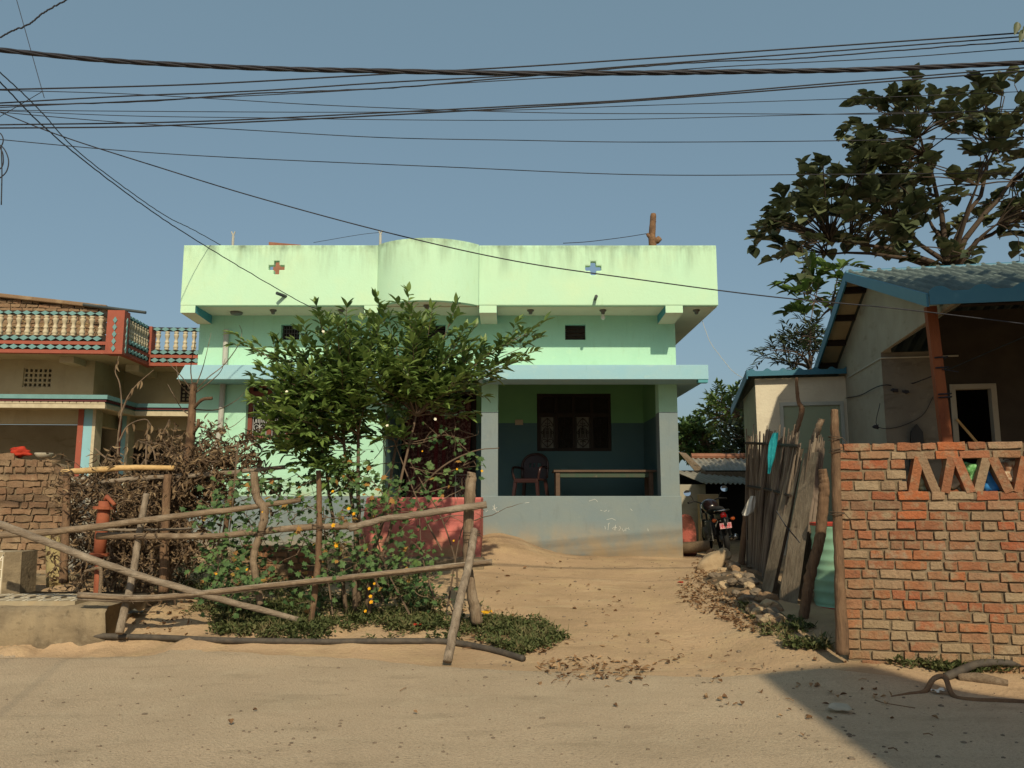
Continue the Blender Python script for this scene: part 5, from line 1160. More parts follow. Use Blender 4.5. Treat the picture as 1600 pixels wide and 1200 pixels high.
def litter(poly, n, smin=.03, smax=.08, thr=None):
    for k in range(n):
        x, y = rand_in(poly); g_ = ground_at(x, y)
        if thr is not None and nz(g_.x*2.5, g_.y*2.5, 12) < thr: continue
        g_.z += .022 if g_.y < road_edge(g_.x) else .01
        if random.random() < .3:
            d = Vector((U(-1, 1), U(-1, 1), U(0, .1))); p2 = g_+d*U(.04, .13); lit.tube([g_, g_.lerp(p2, .5)+Vector((U(-.01, .01), U(-.01, .01), .008)), p2], .0035, 4, 0, random.random())
        else: leaf(lit, g_, Vector((U(-1, 1), U(-1, 1), U(-.1, .25))), Vector((U(-.5, .5), U(-.5, .5), 1)), U(smin, smax), U(.015, .04), random.random(), fold=.5, curl=U(-.3, .3))
litter([(1060, 905), (1110, 890), (1160, 925), (1200, 960), (1240, 985), (1160, 990), (1100, 960), (1060, 935)], 520, .02, .06)
litter([(1085, 870), (1130, 900), (1200, 950), (1210, 985), (1130, 975), (1070, 925)], 300)
litter([(760, 870), (1060, 890), (1100, 1000), (1000, 1080), (820, 1080), (780, 960)], 130, thr=-.05)
litter([(850, 1030), (930, 1028), (1010, 1040), (1000, 1070), (880, 1065), (840, 1050)], 130)
litter([(0, 1030), (1600, 1090), (1600, 1180), (0, 1180)], 26, .02, .045, thr=-.1)
litter([(1000, 1000), (1350, 1030), (1500, 1120), (1300, 1150), (1000, 1080)], 80, .02, .06, thr=-.2)
litter([(690, 940), (780, 950), (900, 1000), (830, 1030), (700, 1010)], 130)
litter([(120, 900), (300, 890), (300, 1000), (180, 1000)], 160)
tag(lit.build('leaf_litter', 'litter', None), 'dry brown leaves and twigs scattered over the sandy yard and road', 'leaf litter', kind='stuff')
pb = MB()
for k in range(380):
    x, y = rand_in([(760, 860), (1060, 880), (1180, 960), (1330, 1030), (1000, 1080), (700, 1040), (880, 1005), (740, 950)]); g_ = ground_at(x, y); r = U(.004, .011)*(1 if random.random() < .92 else 2)
    blob(pb, (g_.x, g_.y, g_.z+.002), r, sub=1, sq=(1.2, 1, .7), var=random.random())
for k in range(300):
    x, y = U(0, 1600), 1030+170*random.random()**.8; g_ = ground_at(x, y); r = U(.004, .012)*(1 if random.random() < .93 else 1.8); g_.z += .013
    blob(pb, (g_.x, g_.y, g_.z), r, sub=1, sq=(1.2, 1, .7), var=random.random())
tag(pb.build('pebbles', 'stone', None), 'small pebbles strewn over the dusty road', 'pebbles', kind='stuff')
def scrap(name, px, py, sx, sy, m_, label, cat, tilt=.3):
    g_ = ground_at(px, py); mb = MB(); n = 5; vs = []
    for j in range(n+1):
        for i in range(n+1): vs.append(((i/n-.5)*sx+U(-.1, .1)*sx, (j/n-.5)*sy+U(-.1, .1)*sy, .02+abs(U(0, .35))*min(sx, sy)))
    mb.add(vs, [(j*(n+1)+i, j*(n+1)+i+1, (j+1)*(n+1)+i+1, (j+1)*(n+1)+i) for j in range(n) for i in range(n)]); mb.add([(v[0], v[1], v[2]-.003) for v in vs], [(j*(n+1)+i, (j+1)*(n+1)+i, (j+1)*(n+1)+i+1, j*(n+1)+i+1) for j in range(n) for i in range(n)])
    o = mb.build(name, m_, None, smooth=True); o.location = g_+Vector((0, 0, .012)); o.rotation_euler = (0, 0, U(-1, 1)); tag(o, label, cat)
scrap('plastic_scrap', 758, 964, .10, .12, 'yellow', 'yellow scrap lying on the sand beside the thick end post', 'litter')
scrap('plastic_scrap', 790, 983, .07, .07, 'whiteplastic', 'pale plastic scrap in the weeds right of the prop pole', 'litter')
scrap('plastic_scrap', 653, 984, .12, .10, 'redcloth', 'red orange wrapper in the weeds left of the prop pole', 'litter')
scrap('plastic_scrap', 1469, 1088, .10, .07, 'whiteplastic', 'white and orange wrapper on the shaded road beside the long root', 'litter')
scrap('plastic_scrap', 1063, 915, .06, .05, 'redcloth', 'small red wrapper on the yard beside the leaf litter', 'litter')
scrap('plastic_scrap', 1312, 1117, .16, .10, 'palesack', 'beige paper scrap at the edge of the road shadow', 'litter')
scrap('plastic_scrap', 208, 965, .22, .16, 'panegrey', 'dark grey plastic scrap at the end of the concrete ledge', 'litter')

# tree at the right end of the road: only its lowest leaves reach into the picture, its unseen crown is placed to shade the plastered house
rt = on_ground(6.9, 4.6); rtree = empty('roadside_tree', rt, 'tree at the upper right corner with only a few hanging leaves in view', 'tree'); mw, ml = MB(), MB()
top_ = Vector((6.6, 4.8, 4.6)); mw.tube(spline([rt, rt.lerp(top_, .5)+Vector((.1, 0, 0)), top_], 5), [.16-.007*i for i in range(11)], 9, 0, .4)
for k in range(120):
    p = Vector((6.5, 5.0, 6.2))+Vector((U(-1, 1)*1.9, U(-1, 1)*1.7, U(-1, 1)*1.5))
    if (p-Vector((6.5, 5.0, 6.2))).length > 2.0: continue
    mw.tube(branch_path(top_, p, .05, .06, 4), [.03, .024, .018, .012, .008], 5, 0, .4, caps=False)
    for q in range(2): spray(ml, mw, p, rv()+Vector((0, 0, .2)), 8, .26, .17, 0, U(.3, .5), .3+.3*nz(p.x, p.y, p.z), droop=.2, wr=.006)
tip = at(1592, 46, 5.0); pa = branch_path(top_, tip+Vector((.1, 0, .15)), .12, .04, 6); mw.tube(pa, [.04, .03, .022, .016, .012, .008, .005], 6, 0, .4, caps=False)
for a, b in ((1590, 40), (1598, 52), (1604, 44)):
    leaf(ml, at(a, b-6, 5.0), Vector((-.3, -.1, -1)), Vector((0, -1, .2)), .10, .05, .5)
for nm, mb_, mm in (('trunk', mw, 'bark'), ('crown', ml, 'leaf_big')): o = mb_.build(nm, mm, rtree, smooth=True); o.location = -rt
random.seed(31)
# ------------------------------------------------------------------ left foreground: mud brick wall, ledge, tiled pillar, pump
WO = at(-60, 890, 11.0); wm = frame(WO, 0); wf = FR(wm)
mw_ = empty('mud_brick_wall', (WO.x, WO.y, 0), 'low brown mud brick wall with uneven top at the left edge', 'brick wall')
xa, xb = -1.5, wf.y(100, 800, 0).x
top = lambda x: lin(x, [(-2, wf.y(0, 704, 0).z+.02), (wf.y(5, 706, 0).x, wf.y(5, 706, 0).z), (wf.y(98, 722, 0).x, wf.y(98, 722, 0).z)])+.03*nz(x*4, 2)
mb = MB(); brick_wall(mb, None, xa, xb, .1, 2.4, .095, .26, topcut=top, jit=.014, depth=.2, gap=.016); mb.build('brickwork', 'mudbrick', mw_)
mb = MB(); n = 30; vs = []
for i in range(n+1):
    x = xa+(xb-.03-xa)*i/n; t = top(x)-.05
    vs += [(x, .022, 0), (x, .022, t), (x, .2, t), (x, .2, 0)]
mb.add(vs, [q for i in range(n) for o in (4*i,) for q in ((o, o+4, o+5, o+1), (o+1, o+5, o+6, o+2), (o+2, o+6, o+7, o+3))]+[(4*n, 4*n+3, 4*n+2, 4*n+1)])
mb.build('mortar', 'mortar', mw_)
p = at(32, 713, 11.1); mb = MB(); blob(mb, (0, 0, 0), .11, jit=.5, sq=(1.2, .7, .55), sub=3); mb.tube(spline([(-.05, 0, .05), (-.1, 0, .055), (-.15, 0, .04)], 4), [.03, .035, .04, .04, .035, .03, .03, .025, .02], 7, flat=.5)
o = mb.build('red_cloth', 'redcloth', None, smooth=True); o.location = (p.x, 11.1, top(p.x-WO.x)+.04); tag(o, 'bright red cloth lying on top of the mud brick wall', 'cloth')
p = at(68, 716, 11.1); mb = MB(); mb.lathe([(.02, 0), (.09, .02), (.12, .07), (.115, .08), (.08, .03), (.01, .02)], (0, 0, 0), 16); o = mb.build('metal_bowl', 'palesack', None, smooth=True); o.location = (p.x, 11.1, top(p.x-WO.x)+.0); tag(o, 'pale shallow bowl on the mud brick wall right of the red cloth', 'bowl')
# concrete ledge
le = empty('concrete_ledge', (-4.8, 8.3, 0), 'stained concrete ledge with cream tile border beside the road', 'ledge'); LEO = Vector((-4.8, 8.3, 0))
xr_ = at(165, 960, 8.2).x; zt_ = at(60, 949, 8.2).z
n = 90; vs = []; mb = MB()
for i in range(n+1):
    x = -9+(xr_+9)*i/n
    for k, (y, z) in enumerate(((8.2, -.1), (8.2, .12), (8.2, zt_-.05), (8.23, zt_), (9.35, zt_+.02), (9.35, -.1))):
        e = .03*nz(x*3, z*5, k) + (.10*nz(x*6, z*9, 2) if k < 2 else .02*nz(x*9, 5))
        vs.append((x, y+e, z+(.03 if k == 1 else .015)*nz(x*7, k, 4)))
mb.add(vs, [(i*6+k, (i+1)*6+k, (i+1)*6+k+1, i*6+k+1) for i in range(n) for k in range(5)]+[tuple(n*6+k for k in range(6))])
mb.v = [(v[0]+4.8, v[1]-8.3, v[2]) for v in mb.v]; mb.build('body', 'concrete', le, smooth=True)
mb = MB(); ty0, ty1 = 8.32, 8.95; zT = zt_+.045
mb.box(-9+4.8, at(132, 935, 8.5).x+4.8, ty0-8.3, ty1-8.3, zt_-.05, zT); mb.build('tile_border', 'tilewhite', le)
mb = MB()
for k in range(16):
    x = at(132, 935, 8.5).x-.12-k*.165; c = (x+4.8, (ty0+ty1)/2-8.3); w_ = .035
    for sx, sy in ((1, 1), (1, -1), (-1, 1), (-1, -1)): mb.prism([(c[0]+sx*.03, c[1]+sy*.10, zT+.001), (c[0]+sx*.075, c[1]+sy*.27, zT+.001), (c[0]+sx*.055, c[1]+sy*.29, zT+.001), (c[0]+sx*.02, c[1]+sy*.13, zT+.001)], (0, 0, .003))
    mb.box(c[0]-.085, c[0]-.03, c[1]-.012, c[1]+.012, zT+.001, zT+.004); mb.box(c[0]+.03, c[0]+.075, c[1]-.012, c[1]+.012, zT+.001, zT+.004)
mb.build('tile_pattern', 'tileline', le)
mb = MB()
for k in range(16):
    x = at(132, 935, 8.5).x-.12-k*.165+4.8; c = (x, (ty0+ty1)/2-8.3); mb.prism([(c[0]-.032, c[1], zT+.002), (c[0], c[1]-.10, zT+.002), (c[0]+.032, c[1], zT+.002), (c[0], c[1]+.10, zT+.002)], (0, 0, .004))
mb.build('dark_diamond', 'tiledark', le)
p0, p1 = at(30, 915, 9.6), at(128, 900, 10.2); mb = MB(); a = Vector((p0.x, p0.y, 0)); b = Vector((p1.x+.4, p1.y, 0))
mb.hexa([(a.x-2, a.y-.3, .1), (b.x, b.y, .1), (b.x, b.y+.3, .1), (a.x-2, a.y+.1, .1), (a.x-2, a.y-.3, p0.z+.1), (b.x, b.y, p1.z+.02), (b.x, b.y+.3, p1.z+.02), (a.x-2, a.y+.1, p0.z+.1)])
tag(mb.build('drain_kerb', 'concrete', None, bevel=.02), 'low concrete kerb running back from the tiled ledge to the stone stump', 'kerb')
tp = empty('tiled_pillar', (at(10, 900, 9.1).x, 9.1, 0), 'short cream tiled pillar at the far left of the ledge', 'pillar'); tx = tp.location.x
pxr = at(31, 900, 9.1).x; ztp = at(10, 862, 9.1).z
mb = MB(); mb.box(-.6, pxr-tx-.13, -.1, .25, .2, ztp); mb.build('body', 'tilewhite', tp, bevel=.008)
mb = MB(); mb.hexa([(pxr-tx-.128, -.1, .2), (pxr-tx+.02, .0, .2), (pxr-tx+.02, .3, .2), (pxr-tx-.128, .25, .2), (pxr-tx-.128, -.1, ztp), (pxr-tx, .0, ztp), (pxr-tx, .3, ztp), (pxr-tx-.128, .25, ztp)]); mb.build('side', 'concrete', tp)
mb = MB()
for k in range(5): mb.box(pxr-tx-.25, pxr-tx-.15, -.104, -.101, zt_+.1+k*.10, zt_+.107+k*.10)
mb.box(pxr-tx-.26, pxr-tx-.252, -.104, -.101, zt_, ztp-.1); mb.box(pxr-tx-.148, pxr-tx-.14, -.104, -.101, zt_, ztp-.02)
mb.prism([(pxr-tx-.26, -.104, ztp-.02), (pxr-tx-.20, -.104, ztp-.10), (pxr-tx-.14, -.104, ztp-.02), (pxr-tx-.14, -.104, ztp-.04), (pxr-tx-.20, -.104, ztp-.12), (pxr-tx-.26, -.104, ztp-.04)], (0, .003, 0)); mb.build('tile_pattern', 'tileline', tp)
# stone stump, grey slab
p0, p1 = at(70, 822, 9.9), at(105, 900, 9.9); zz_ = height(-5.9, 9.9)
mb = MB(); n = 12; vs = []
prof = [(0, 1.08, 1.0), (.25, 1.0, .95), (.5, .92, .9), (.75, .8, .85), (.93, .68, .75), (1, .4, .5)]
cx0, cx1 = at(91, 900, 9.9).x, at(82, 822, 9.9).x; hw = (at(105, 880, 9.9).x-at(77, 880, 9.9).x)/2; H_ = p0.z-zz_
mb.lathe([(hw*1.05*a, t*H_) for t, a, _ in prof], (0, 0, 0), 14); s0 = 4.
mb.v = [(x*(1+.12*nz(x*9, z*5, s0))+(cx1-cx0)*z/H_, y*.7*(1+.12*nz(y*9, z*5, s0)), z-.04) for x, y, z in mb.v]
o = mb.build('stone_stump', 'yellowstone', None, smooth=True); o.location = (cx0, 9.9, zz_); tag(o, 'squat yellowish stone stump in front of the mud brick wall', 'stump')
p0, p1 = at(112, 745, 10.6), at(150, 890, 10.6)
mb = MB(); n = 10; vs = [(p0.x+(p1.x-p0.x)*i/n, 10.6+.05*nz(i*.5, j*.4), .3+(p0.z-.3+.08*nz(i, 3))*j/8) for j in range(9) for i in range(n+1)]
k = len(vs); mb.add(vs+[(a, b+.05, c) for a, b, c in vs], [(j*(n+1)+i, j*(n+1)+i+1, (j+1)*(n+1)+i+1, (j+1)*(n+1)+i) for j in range(8) for i in range(n)]+[(k+j*(n+1)+i, k+(j+1)*(n+1)+i, k+(j+1)*(n+1)+i+1, k+j*(n+1)+i+1) for j in range(8) for i in range(n)])
tag(mb.build('cement_slab', 'houseplaster', None), 'grey stained upright slab between the mud brick wall and the orange pump pipe', 'slab')
# hand pump pipe
pz = on_ground(at(157, 870, 8.85).x, 8.85); pu = empty('hand_pump', pz, 'orange painted hand pump pipe with flanges among the dry branches', 'pump')
a, b = at(163, 792, 8.85), at(155, 868, 8.85); rr = .065
mb = MB(); A, B = b-pz, a-pz; mb.tube([A, A.lerp(B, .35), A.lerp(B, .7), B+(B-A)*.12], [rr*.95, rr, rr*1.05, rr*.95], 14); mb.tube([Vector((0, 0, -.1)), A], .04, 10); mb.build('pipe', 'pumpred', pu, smooth=True)
d_ = (B-A).normalized()
for q, r_ in ((.98, .115), (.02, .10)):
    c = A.lerp(B, q); mb = MB(); mb.tube([c-d_*.015, c+d_*.015], r_, 14); mb.build('flange', 'pumpred', pu)
c = A.lerp(B, 1.14); mb = MB(); mb.tube([c, c+Vector((.02, 0, .04)), c+Vector((.16, -.1, -.05))], [.025, .025, .02], 8); mb.build('spout', 'pumpred', pu, smooth=True)
# dark and pale back row behind the brush: garden stones
for px_, py_, r_, lab in ((195, 958, .10, 'rounded stone at the broken end of the concrete ledge'), (155, 985, .07, 'small flat stone below the concrete ledge beside the black hose'), (178, 978, .05, 'small pale stone beside the foot of the leaning fence post')):
    g_ = ground_at(px_, py_); mb = MB(); blob(mb, (0, 0, 0), r_, jit=.3, sq=(1.4, .9, .7)); o = mb.build('garden_stone', 'stone', None, smooth=False); o.location = g_+Vector((0, 0, r_*.3)); tag(o, lab, 'stone')
# low brick edging in the garden bed
eb = empty('bed_edging', (at(430, 900, 10.6).x, 10.6, 0), 'low broken brick edging in the bed behind the creeper', 'edging'); mb = MB()
x0_ = at(375, 890, 10.6).x-eb.location.x; x1_ = at(490, 890, 10.6).x-eb.location.x
brick_wall(mb, None, x0_, x1_, .3, .85, .08, .22, jit=.015, depth=.15); mb.build('brickwork', 'brick', eb); mb = MB(); mb.box(x0_+.02, x1_-.02, .02, .14, .2, .82); mb.build('mortar', 'mortar', eb)
# hoses
def groundline(name, pts, r, m_, label, cat, lift=0):
    P3 = []
    for q in pts:
        g_ = ground_at(q[0], q[1]+ (0)); P3.append(g_+Vector((0, 0, (r if not hasattr(r, '__len__') else r[0])*.8+(q[2] if len(q) > 2 else 0))))
    mb = MB(); sp = spline(P3, 8); mb.tube(sp, r if not hasattr(r, '__len__') else [lin(i/(len(sp)-1), [(j/(len(r)-1), v) for j, v in enumerate(r)]) for i in range(len(sp))], 9)
    return tag(mb.build(name, m_, None, smooth=True), label, cat)
groundline('black_hose', [(-30, 992), (60, 996), (150, 1000), (250, 1000), (340, 1005), (430, 1007), (500, 1007), (580, 1006), (640, 1006), (700, 1008), (760, 1018), (800, 1029), (818, 1034)], .03, 'hosemat', 'long black hose lying along the road edge below the garden', 'hose')
groundline('grey_pipe', [(1478, 1064), (1495, 1060, .02), (1530, 1053, .05), (1570, 1052, .05), (1640, 1054, .03)], .032, 'hosemat', 'grey black pipe curving along the foot of the red brick wall', 'pipe')
P3 = [(1393, 1090), (1408, 1098), (1396, 1088)]
mb = MB(); pts = [ground_at(a, b)+Vector((0, 0, c)) for a, b, c in ((1393, 1092, .012), (1420, 1088, .014), (1445, 1086, .02), (1460, 1080, .09), (1478, 1081, .10), (1490, 1092, .02), (1520, 1098, .016), (1570, 1100, .016), (1640, 1104, .016))]
sp = spline(pts, 6); mb.tube(sp, [.006+.014*min(1, i/12) for i in range(len(sp))], 7); mb.tube([ground_at(1368, 1097)+Vector((0, 0, .012)), ground_at(1380, 1102)+Vector((0, 0, .012)), ground_at(1430, 1110)+Vector((0, 0, .012))], .007, 5)
tag(mb.build('dry_root', 'woodbrown', None, smooth=True), 'brown root arching over the shaded road at the lower right', 'root')
groundline('dry_log', [(1497, 1062, -.01), (1530, 1066, 0), (1575, 1072, -.01)], [.03, .045, .03], 'wood', 'weathered log in the dirt below the curved pipe at the red brick wall', 'log')

random.seed(32)
# ------------------------------------------------------------------ right: stick fence, planks, logs, drum
sf = empty('stick_fence', on_ground(at(1185, 900, 10.5).x, 10.5), 'grey fence of upright dry stalks beside the yard', 'fence'); SO = sf.location.copy()
mb = MB()
for k in range(150):
    t = random.random(); Y = 11.6-2.2*t
    bx = 1170+34*t+U(-3, 3); tx_ = 1170+80*t**1.0+U(-5, 5); g_ = at(bx, 880, Y); g_.z = height(g_.x, Y)-.03
    tp_ = at(tx_, U(672, 712)+10*math.sin(k), Y+U(-.06, .06)); Ym = g_.lerp(tp_, .5)+Vector((U(-.04, .04), U(-.04, .04), 0))
    r = U(.009, .02); mb.tube([g_, Ym, tp_], [r, r*.95, r*.7], 5, 0, random.random())
o = mb.build('stalk_panel', 'stick', sf); o.location = -SO
mb = MB(); mb.tube([at(1165, 692, 11.6), at(1205, 694, 10.5), at(1248, 697, 9.3)], .022, 6); mb.tube([at(1168, 760, 11.5), at(1200, 765, 10.4), at(1235, 775, 9.3)], .02, 6); o = mb.build('cross_rail', 'darkwood', sf); o.location = -SO
for nm, (t0, t1, b0, b1), Yp, lab, vv in (('wooden_plank', ((1238, 704), (1256, 701), (1189, 930), (1200, 955)), 9.3, 'pale grey plank leaning between the stalk fence and the wider board', 0), ('wooden_plank', ((1258, 708), (1279, 706), (1213, 962), (1240, 985)), 8.9, 'wide brown board with split edge leaning nearest the yard', 1)):
    P4 = [at(*t0, Yp+.35), at(*t1, Yp+.1), at(*b1, Yp-.15), at(*b0, Yp+.12)]
    for q in (2, 3): P4[q].z = min(P4[q].z, height(P4[q].x, P4[q].y)+.02)
    n = 14; vs = []
    for i in range(n+1):
        t = i/n; l = P4[0].lerp(P4[3], t); r = P4[1].lerp(P4[2], t); l.x += .012*nz(t*5, vv, 1)-.012*math.sin(t*3.1); r.x += .014*nz(t*6, vv, 7)
        for p in (l, r, r+Vector((.01, .05, 0)), l+Vector((.01, .05, 0))): vs.append(p)
    mb = MB(); mb.add(vs, [(i*4+k, (i+1)*4+k, (i+1)*4+(k+1) % 4, i*4+(k+1) % 4) for i in range(n) for k in range(4)]+[(0, 1, 2, 3), (n*4+3, n*4+2, n*4+1, n*4)])
    O = P4[3]; o = mb.build(nm, 'plank', None, loc=O); tag(o, lab, 'plank')
    m2 = MB(); 
    if vv: m2.tube([at(1213, 798, 8.85), at(1228, 822, 8.8), at(1250, 848, 8.75)], .007, 5); q2 = m2.build('binding_wire', 'wire', None, loc=O); q2.parent = o; q2.location = (0, 0, 0)
sb_ = MB()
for k in range(26):
    t = random.random(); a = at(1264+24*t+U(-4, 4), U(676, 706), 9.15+.2*t); b = at(1236+20*t, 960, 9.0+.2*t); b.z = height(b.x, b.y)-.02; r = U(.009, .02); sb_.tube([b, b.lerp(a, .5)+Vector((U(-.02, .02), 0, 0)), a], [r, r, r*.7], 5, 0, random.random())
tag(sb_.build('stick_bundle', 'stick', None), 'bundle of dark upright sticks between the wide board and the forked log', 'stick bundle')
lone('forked_branch', [(1244, 590, 10), (1247, 625, 10), (1253, 640, 10), (1247, 665, 10), (1239, 690, 10), (1222, 800, 10), (1205, 920, 10)], [.025, .032, .045, .04, .042, .045, .045], 'woodbrown_v', 'bent thin branch standing above the stalk fence in front of the outhouse door', 'branch')
lone('cut_log', [(1284, 655, 9.9), (1276, 675, 9.9), (1268, 705, 9.9), (1246, 830, 9.9), (1232, 950, 9.9)], [.05, .055, .06, .06, .06], 'wood_v', 'thick cut log sticking up behind the planks', 'log')
lone('curved_log', [(1285, 733, 8.1), (1288, 760, 8.1), (1285, 800, 8.1), (1280, 845, 8.1), (1268, 890, 8.1), (1259, 940, 8.1), (1253, 985, 8.1)], [.055, .068, .072, .07, .07, .066, .07], 'woodbrown_v', 'curved brown log standing in front of the green drum', 'log')
lone('gate_post', [(1304, 640, 6.93), (1305, 690, 6.93), (1308, 800, 6.93), (1312, 900, 6.93), (1317, 1022, 6.93)], [.04, .05, .052, .055, .075], 'woodbrown_v', 'rough upright post against the end of the red brick wall', 'post', n=10)
for i, (a, b, yy, r) in enumerate(((1305, 685, 6.93, .056), (1306, 703, 6.93, .056), (1308, 802, 6.93, .058))):
    w_ = wrap(at(a, b, yy), r, None, 2); w_.name = 'tie_wire'; pst = bpy.data.objects['gate_post']; w_.parent = pst; w_.location = -pst.location
DO = on_ground(at(1320, 950, 8.75).x, 8.75); DO.z = at(1300, 955, 8.45).z
dr = empty('oil_drum', DO, 'mint green ribbed oil drum with red rims behind the curved log', 'drum'); Hd = at(1300, 818, 8.45).z-DO.z
R0 = .30; prof = [(R0*.96, 0), (R0+.012, .0), (R0+.012, .025), (R0, .03)]
z = .03
while z < Hd-.05:
    for q in range(4): prof.append((R0+(.008 if q in (1, 2) else 0), z+q*.022))
    z += .115 if abs(z-Hd*.36) > .06 else .10
prof += [(R0, Hd-.03), (R0*.97, Hd-.03)]
mb = MB(); mb.lathe(prof, (0, 0, 0), 32); mb.build('body', 'drum', dr, smooth=True)
mb = MB(); mb.lathe([(R0, Hd-.03), (R0+.014, Hd-.03), (R0+.014, Hd), (R0-.02, Hd), (R0-.02, Hd-.02), (.02, Hd-.025)], (0, 0, 0), 32); mb.build('rim', 'drumred', dr)
mb = MB(); mb.lathe([(R0-.01, -.01), (R0+.016, -.01), (R0+.016, .02), (R0, .022)], (0, 0, 0), 32); mb.build('rim', 'drumred', dr)
mb = MB()
def hang(pts, wds, Y, m_, nm, label, cat):
    mb = MB(); n = 6; vs = []
    sp = spline([at(a, b, Y) for a, b in pts], 5)
    ww = [lin(i/(len(sp)-1), [(j/(len(wds)-1), v) for j, v in enumerate(wds)]) for i in range(len(sp))]
    for p, w_ in zip(sp, ww):
        for i in range(n+1): t = i/n; vs.append((p.x+(t-.5)*w_, p.y-.05+.03*math.sin(t*9+p.z*9), p.z+.02*nz(t*4, p.z*6)))
    mb.add(vs, [(j*(n+1)+i, (j+1)*(n+1)+i, (j+1)*(n+1)+i+1, j*(n+1)+i+1) for j in range(len(sp)-1) for i in range(n)]); k = len(vs)
    mb.add([(v[0], v[1]+.006, v[2]) for v in vs], [(j*(n+1)+i, j*(n+1)+i+1, (j+1)*(n+1)+i+1, (j+1)*(n+1)+i) for j in range(len(sp)-1) for i in range(n)])
    return tag(mb.build(nm, m_, None, smooth=True, loc=sp[0]), label, cat)
hang([(1210, 677), (1206, 695), (1203, 715), (1199, 740)], [.05, .10, .11, .03], 10.1, 'tealcloth', 'teal_cloth', 'teal blue cloth hanging on the stalk fence', 'cloth')
hang([(1175, 775), (1172, 785), (1167, 800), (1163, 806)], [.05, .12, .18, .10], 10.9, 'whiteplastic', 'polythene_bag', 'torn white polythene bag caught on the far end of the stalk fence', 'plastic bag')
lone('cut_log', [(1166, 800, 11.6), (1163, 830, 11.6), (1158, 882, 11.6)], [.05, .055, .06], 'woodbrown_v', 'short brown post standing between the motorcycle and the stalk fence', 'post')

random.seed(33)
# stones: boulder and rubble
g_ = ground_at(1117, 892); a, b = at(1105, 888, g_.y), at(1126, 872, g_.y)
mb = MB(); blob(mb, (0, 0, 0), .15, jit=.16, sq=(1.9, 1.0, .95), sub=4); ca, sa_ = math.cos(R(36)), math.sin(R(36))
mb.v = [(x*ca-z*sa_, y, x*sa_+z*ca) for x, y, z in mb.v]; o = mb.build('boulder', 'boulder', None, smooth=True); o.location = (at(1115, 882, g_.y+.15).x, g_.y+.15, at(1115, 880, g_.y+.15).z); tag(o, 'pale long boulder tilted at the edge of the yard', 'boulder')
RP = [(1120, 905), (1140, 880), (1165, 868), (1192, 890), (1212, 935), (1232, 972), (1205, 978), (1175, 950), (1140, 925)]
for k in range(95):
    x, y = rand_in(RP); g_ = ground_at(x, y+8); r = U(.035, .085)*(1.15 if y > 900 else 1); mb = MB(); blob(mb, (0, 0, 0), r, jit=.24, sq=(U(1, 1.5), U(.8, 1.1), U(.55, .85)), sub=3)
    o = mb.build('rubble_stone', ('stone', 'stone', 'stone', 'boulder', 'mudbrick')[k % 5] if k % 7 else 'brick', None); o.location = g_+Vector((0, .1, r*.25+(.10*random.random() if 1135 < x < 1190 and y < 940 else 0))); o.rotation_euler = (U(-.5, .5), U(-.5, .5), U(0, 6)); tag(o, 'small rough stone in the rubble heap at the foot of the stalk fence', 'stone', 'rubble stones along the stalk fence')
mb = MB(); g_ = ground_at(1178, 940)
n = 14; vs = []
for j in range(n+1):
    for i in range(n+1):
        u, v = i/n, j/n; X = at(1120+110*u, 900, 10).x; yy = 9.0+2.4*v; X = lin(yy, [(8.8, 2.95), (11.4, 3.0)])-.55+1.0*u
        hgt = .17*math.sin(math.pi*u)*math.sin(math.pi*min(1, v*1.05)); vs.append((X, yy, height(X, yy)-.03+hgt*(.8+.3*nz(u*5, v*5))))
mb.add(vs, [(j*(n+1)+i, j*(n+1)+i+1, (j+1)*(n+1)+i+1, (j+1)*(n+1)+i) for j in range(n) for i in range(n)])
tag(mb.build('rubble_soil', 'soil', None, smooth=True), 'dark soil and debris under the rubble stones', 'soil', kind='stuff')

# behind: painted stone, log, motorcycle, shed
PS = at(1073, 846, 13.3); PS.z = height(PS.x, 13.3)
mb = MB(); pts = []; w_ = .15; h_ = at(1073, 803, 13.3).z-PS.z
out = [(-w_, 0), (w_, 0), (w_*1.02, h_*.55), (w_*.9, h_*.78), (w_*.55, h_*.95), (0, h_), (-w_*.6, h_*.96), (-w_, h_*.8)]
mb.prism([(a, -.07, b) for a, b in out], (0, .16, 0)); o = mb.build('painted_stone', 'pinkstone', None, bevel=.03); o.location = PS; tag(o, 'round topped stone with flaking pink paint beside the house corner', 'painted stone')
lone('mossy_log', [(1058, 856, 13.0), (1080, 855, 12.95), (1109, 852, 12.9)], [.09, .09, .085], 'soil', 'dark mossy log lying in front of the pink painted stone', 'log', knots=False)
mb = MB(); p = at(1116, 862, 12.9); mb.box(-.13, .1, -.06, .06, -.05, .06); o = mb.build('loose_brick', 'brick', None, bevel=.01); o.location = (p.x, 12.9, height(p.x, 12.9)+.05); o.rotation_euler = (.3, .3, .5); tag(o, 'loose red brick on the ground left of the motorcycle', 'brick')
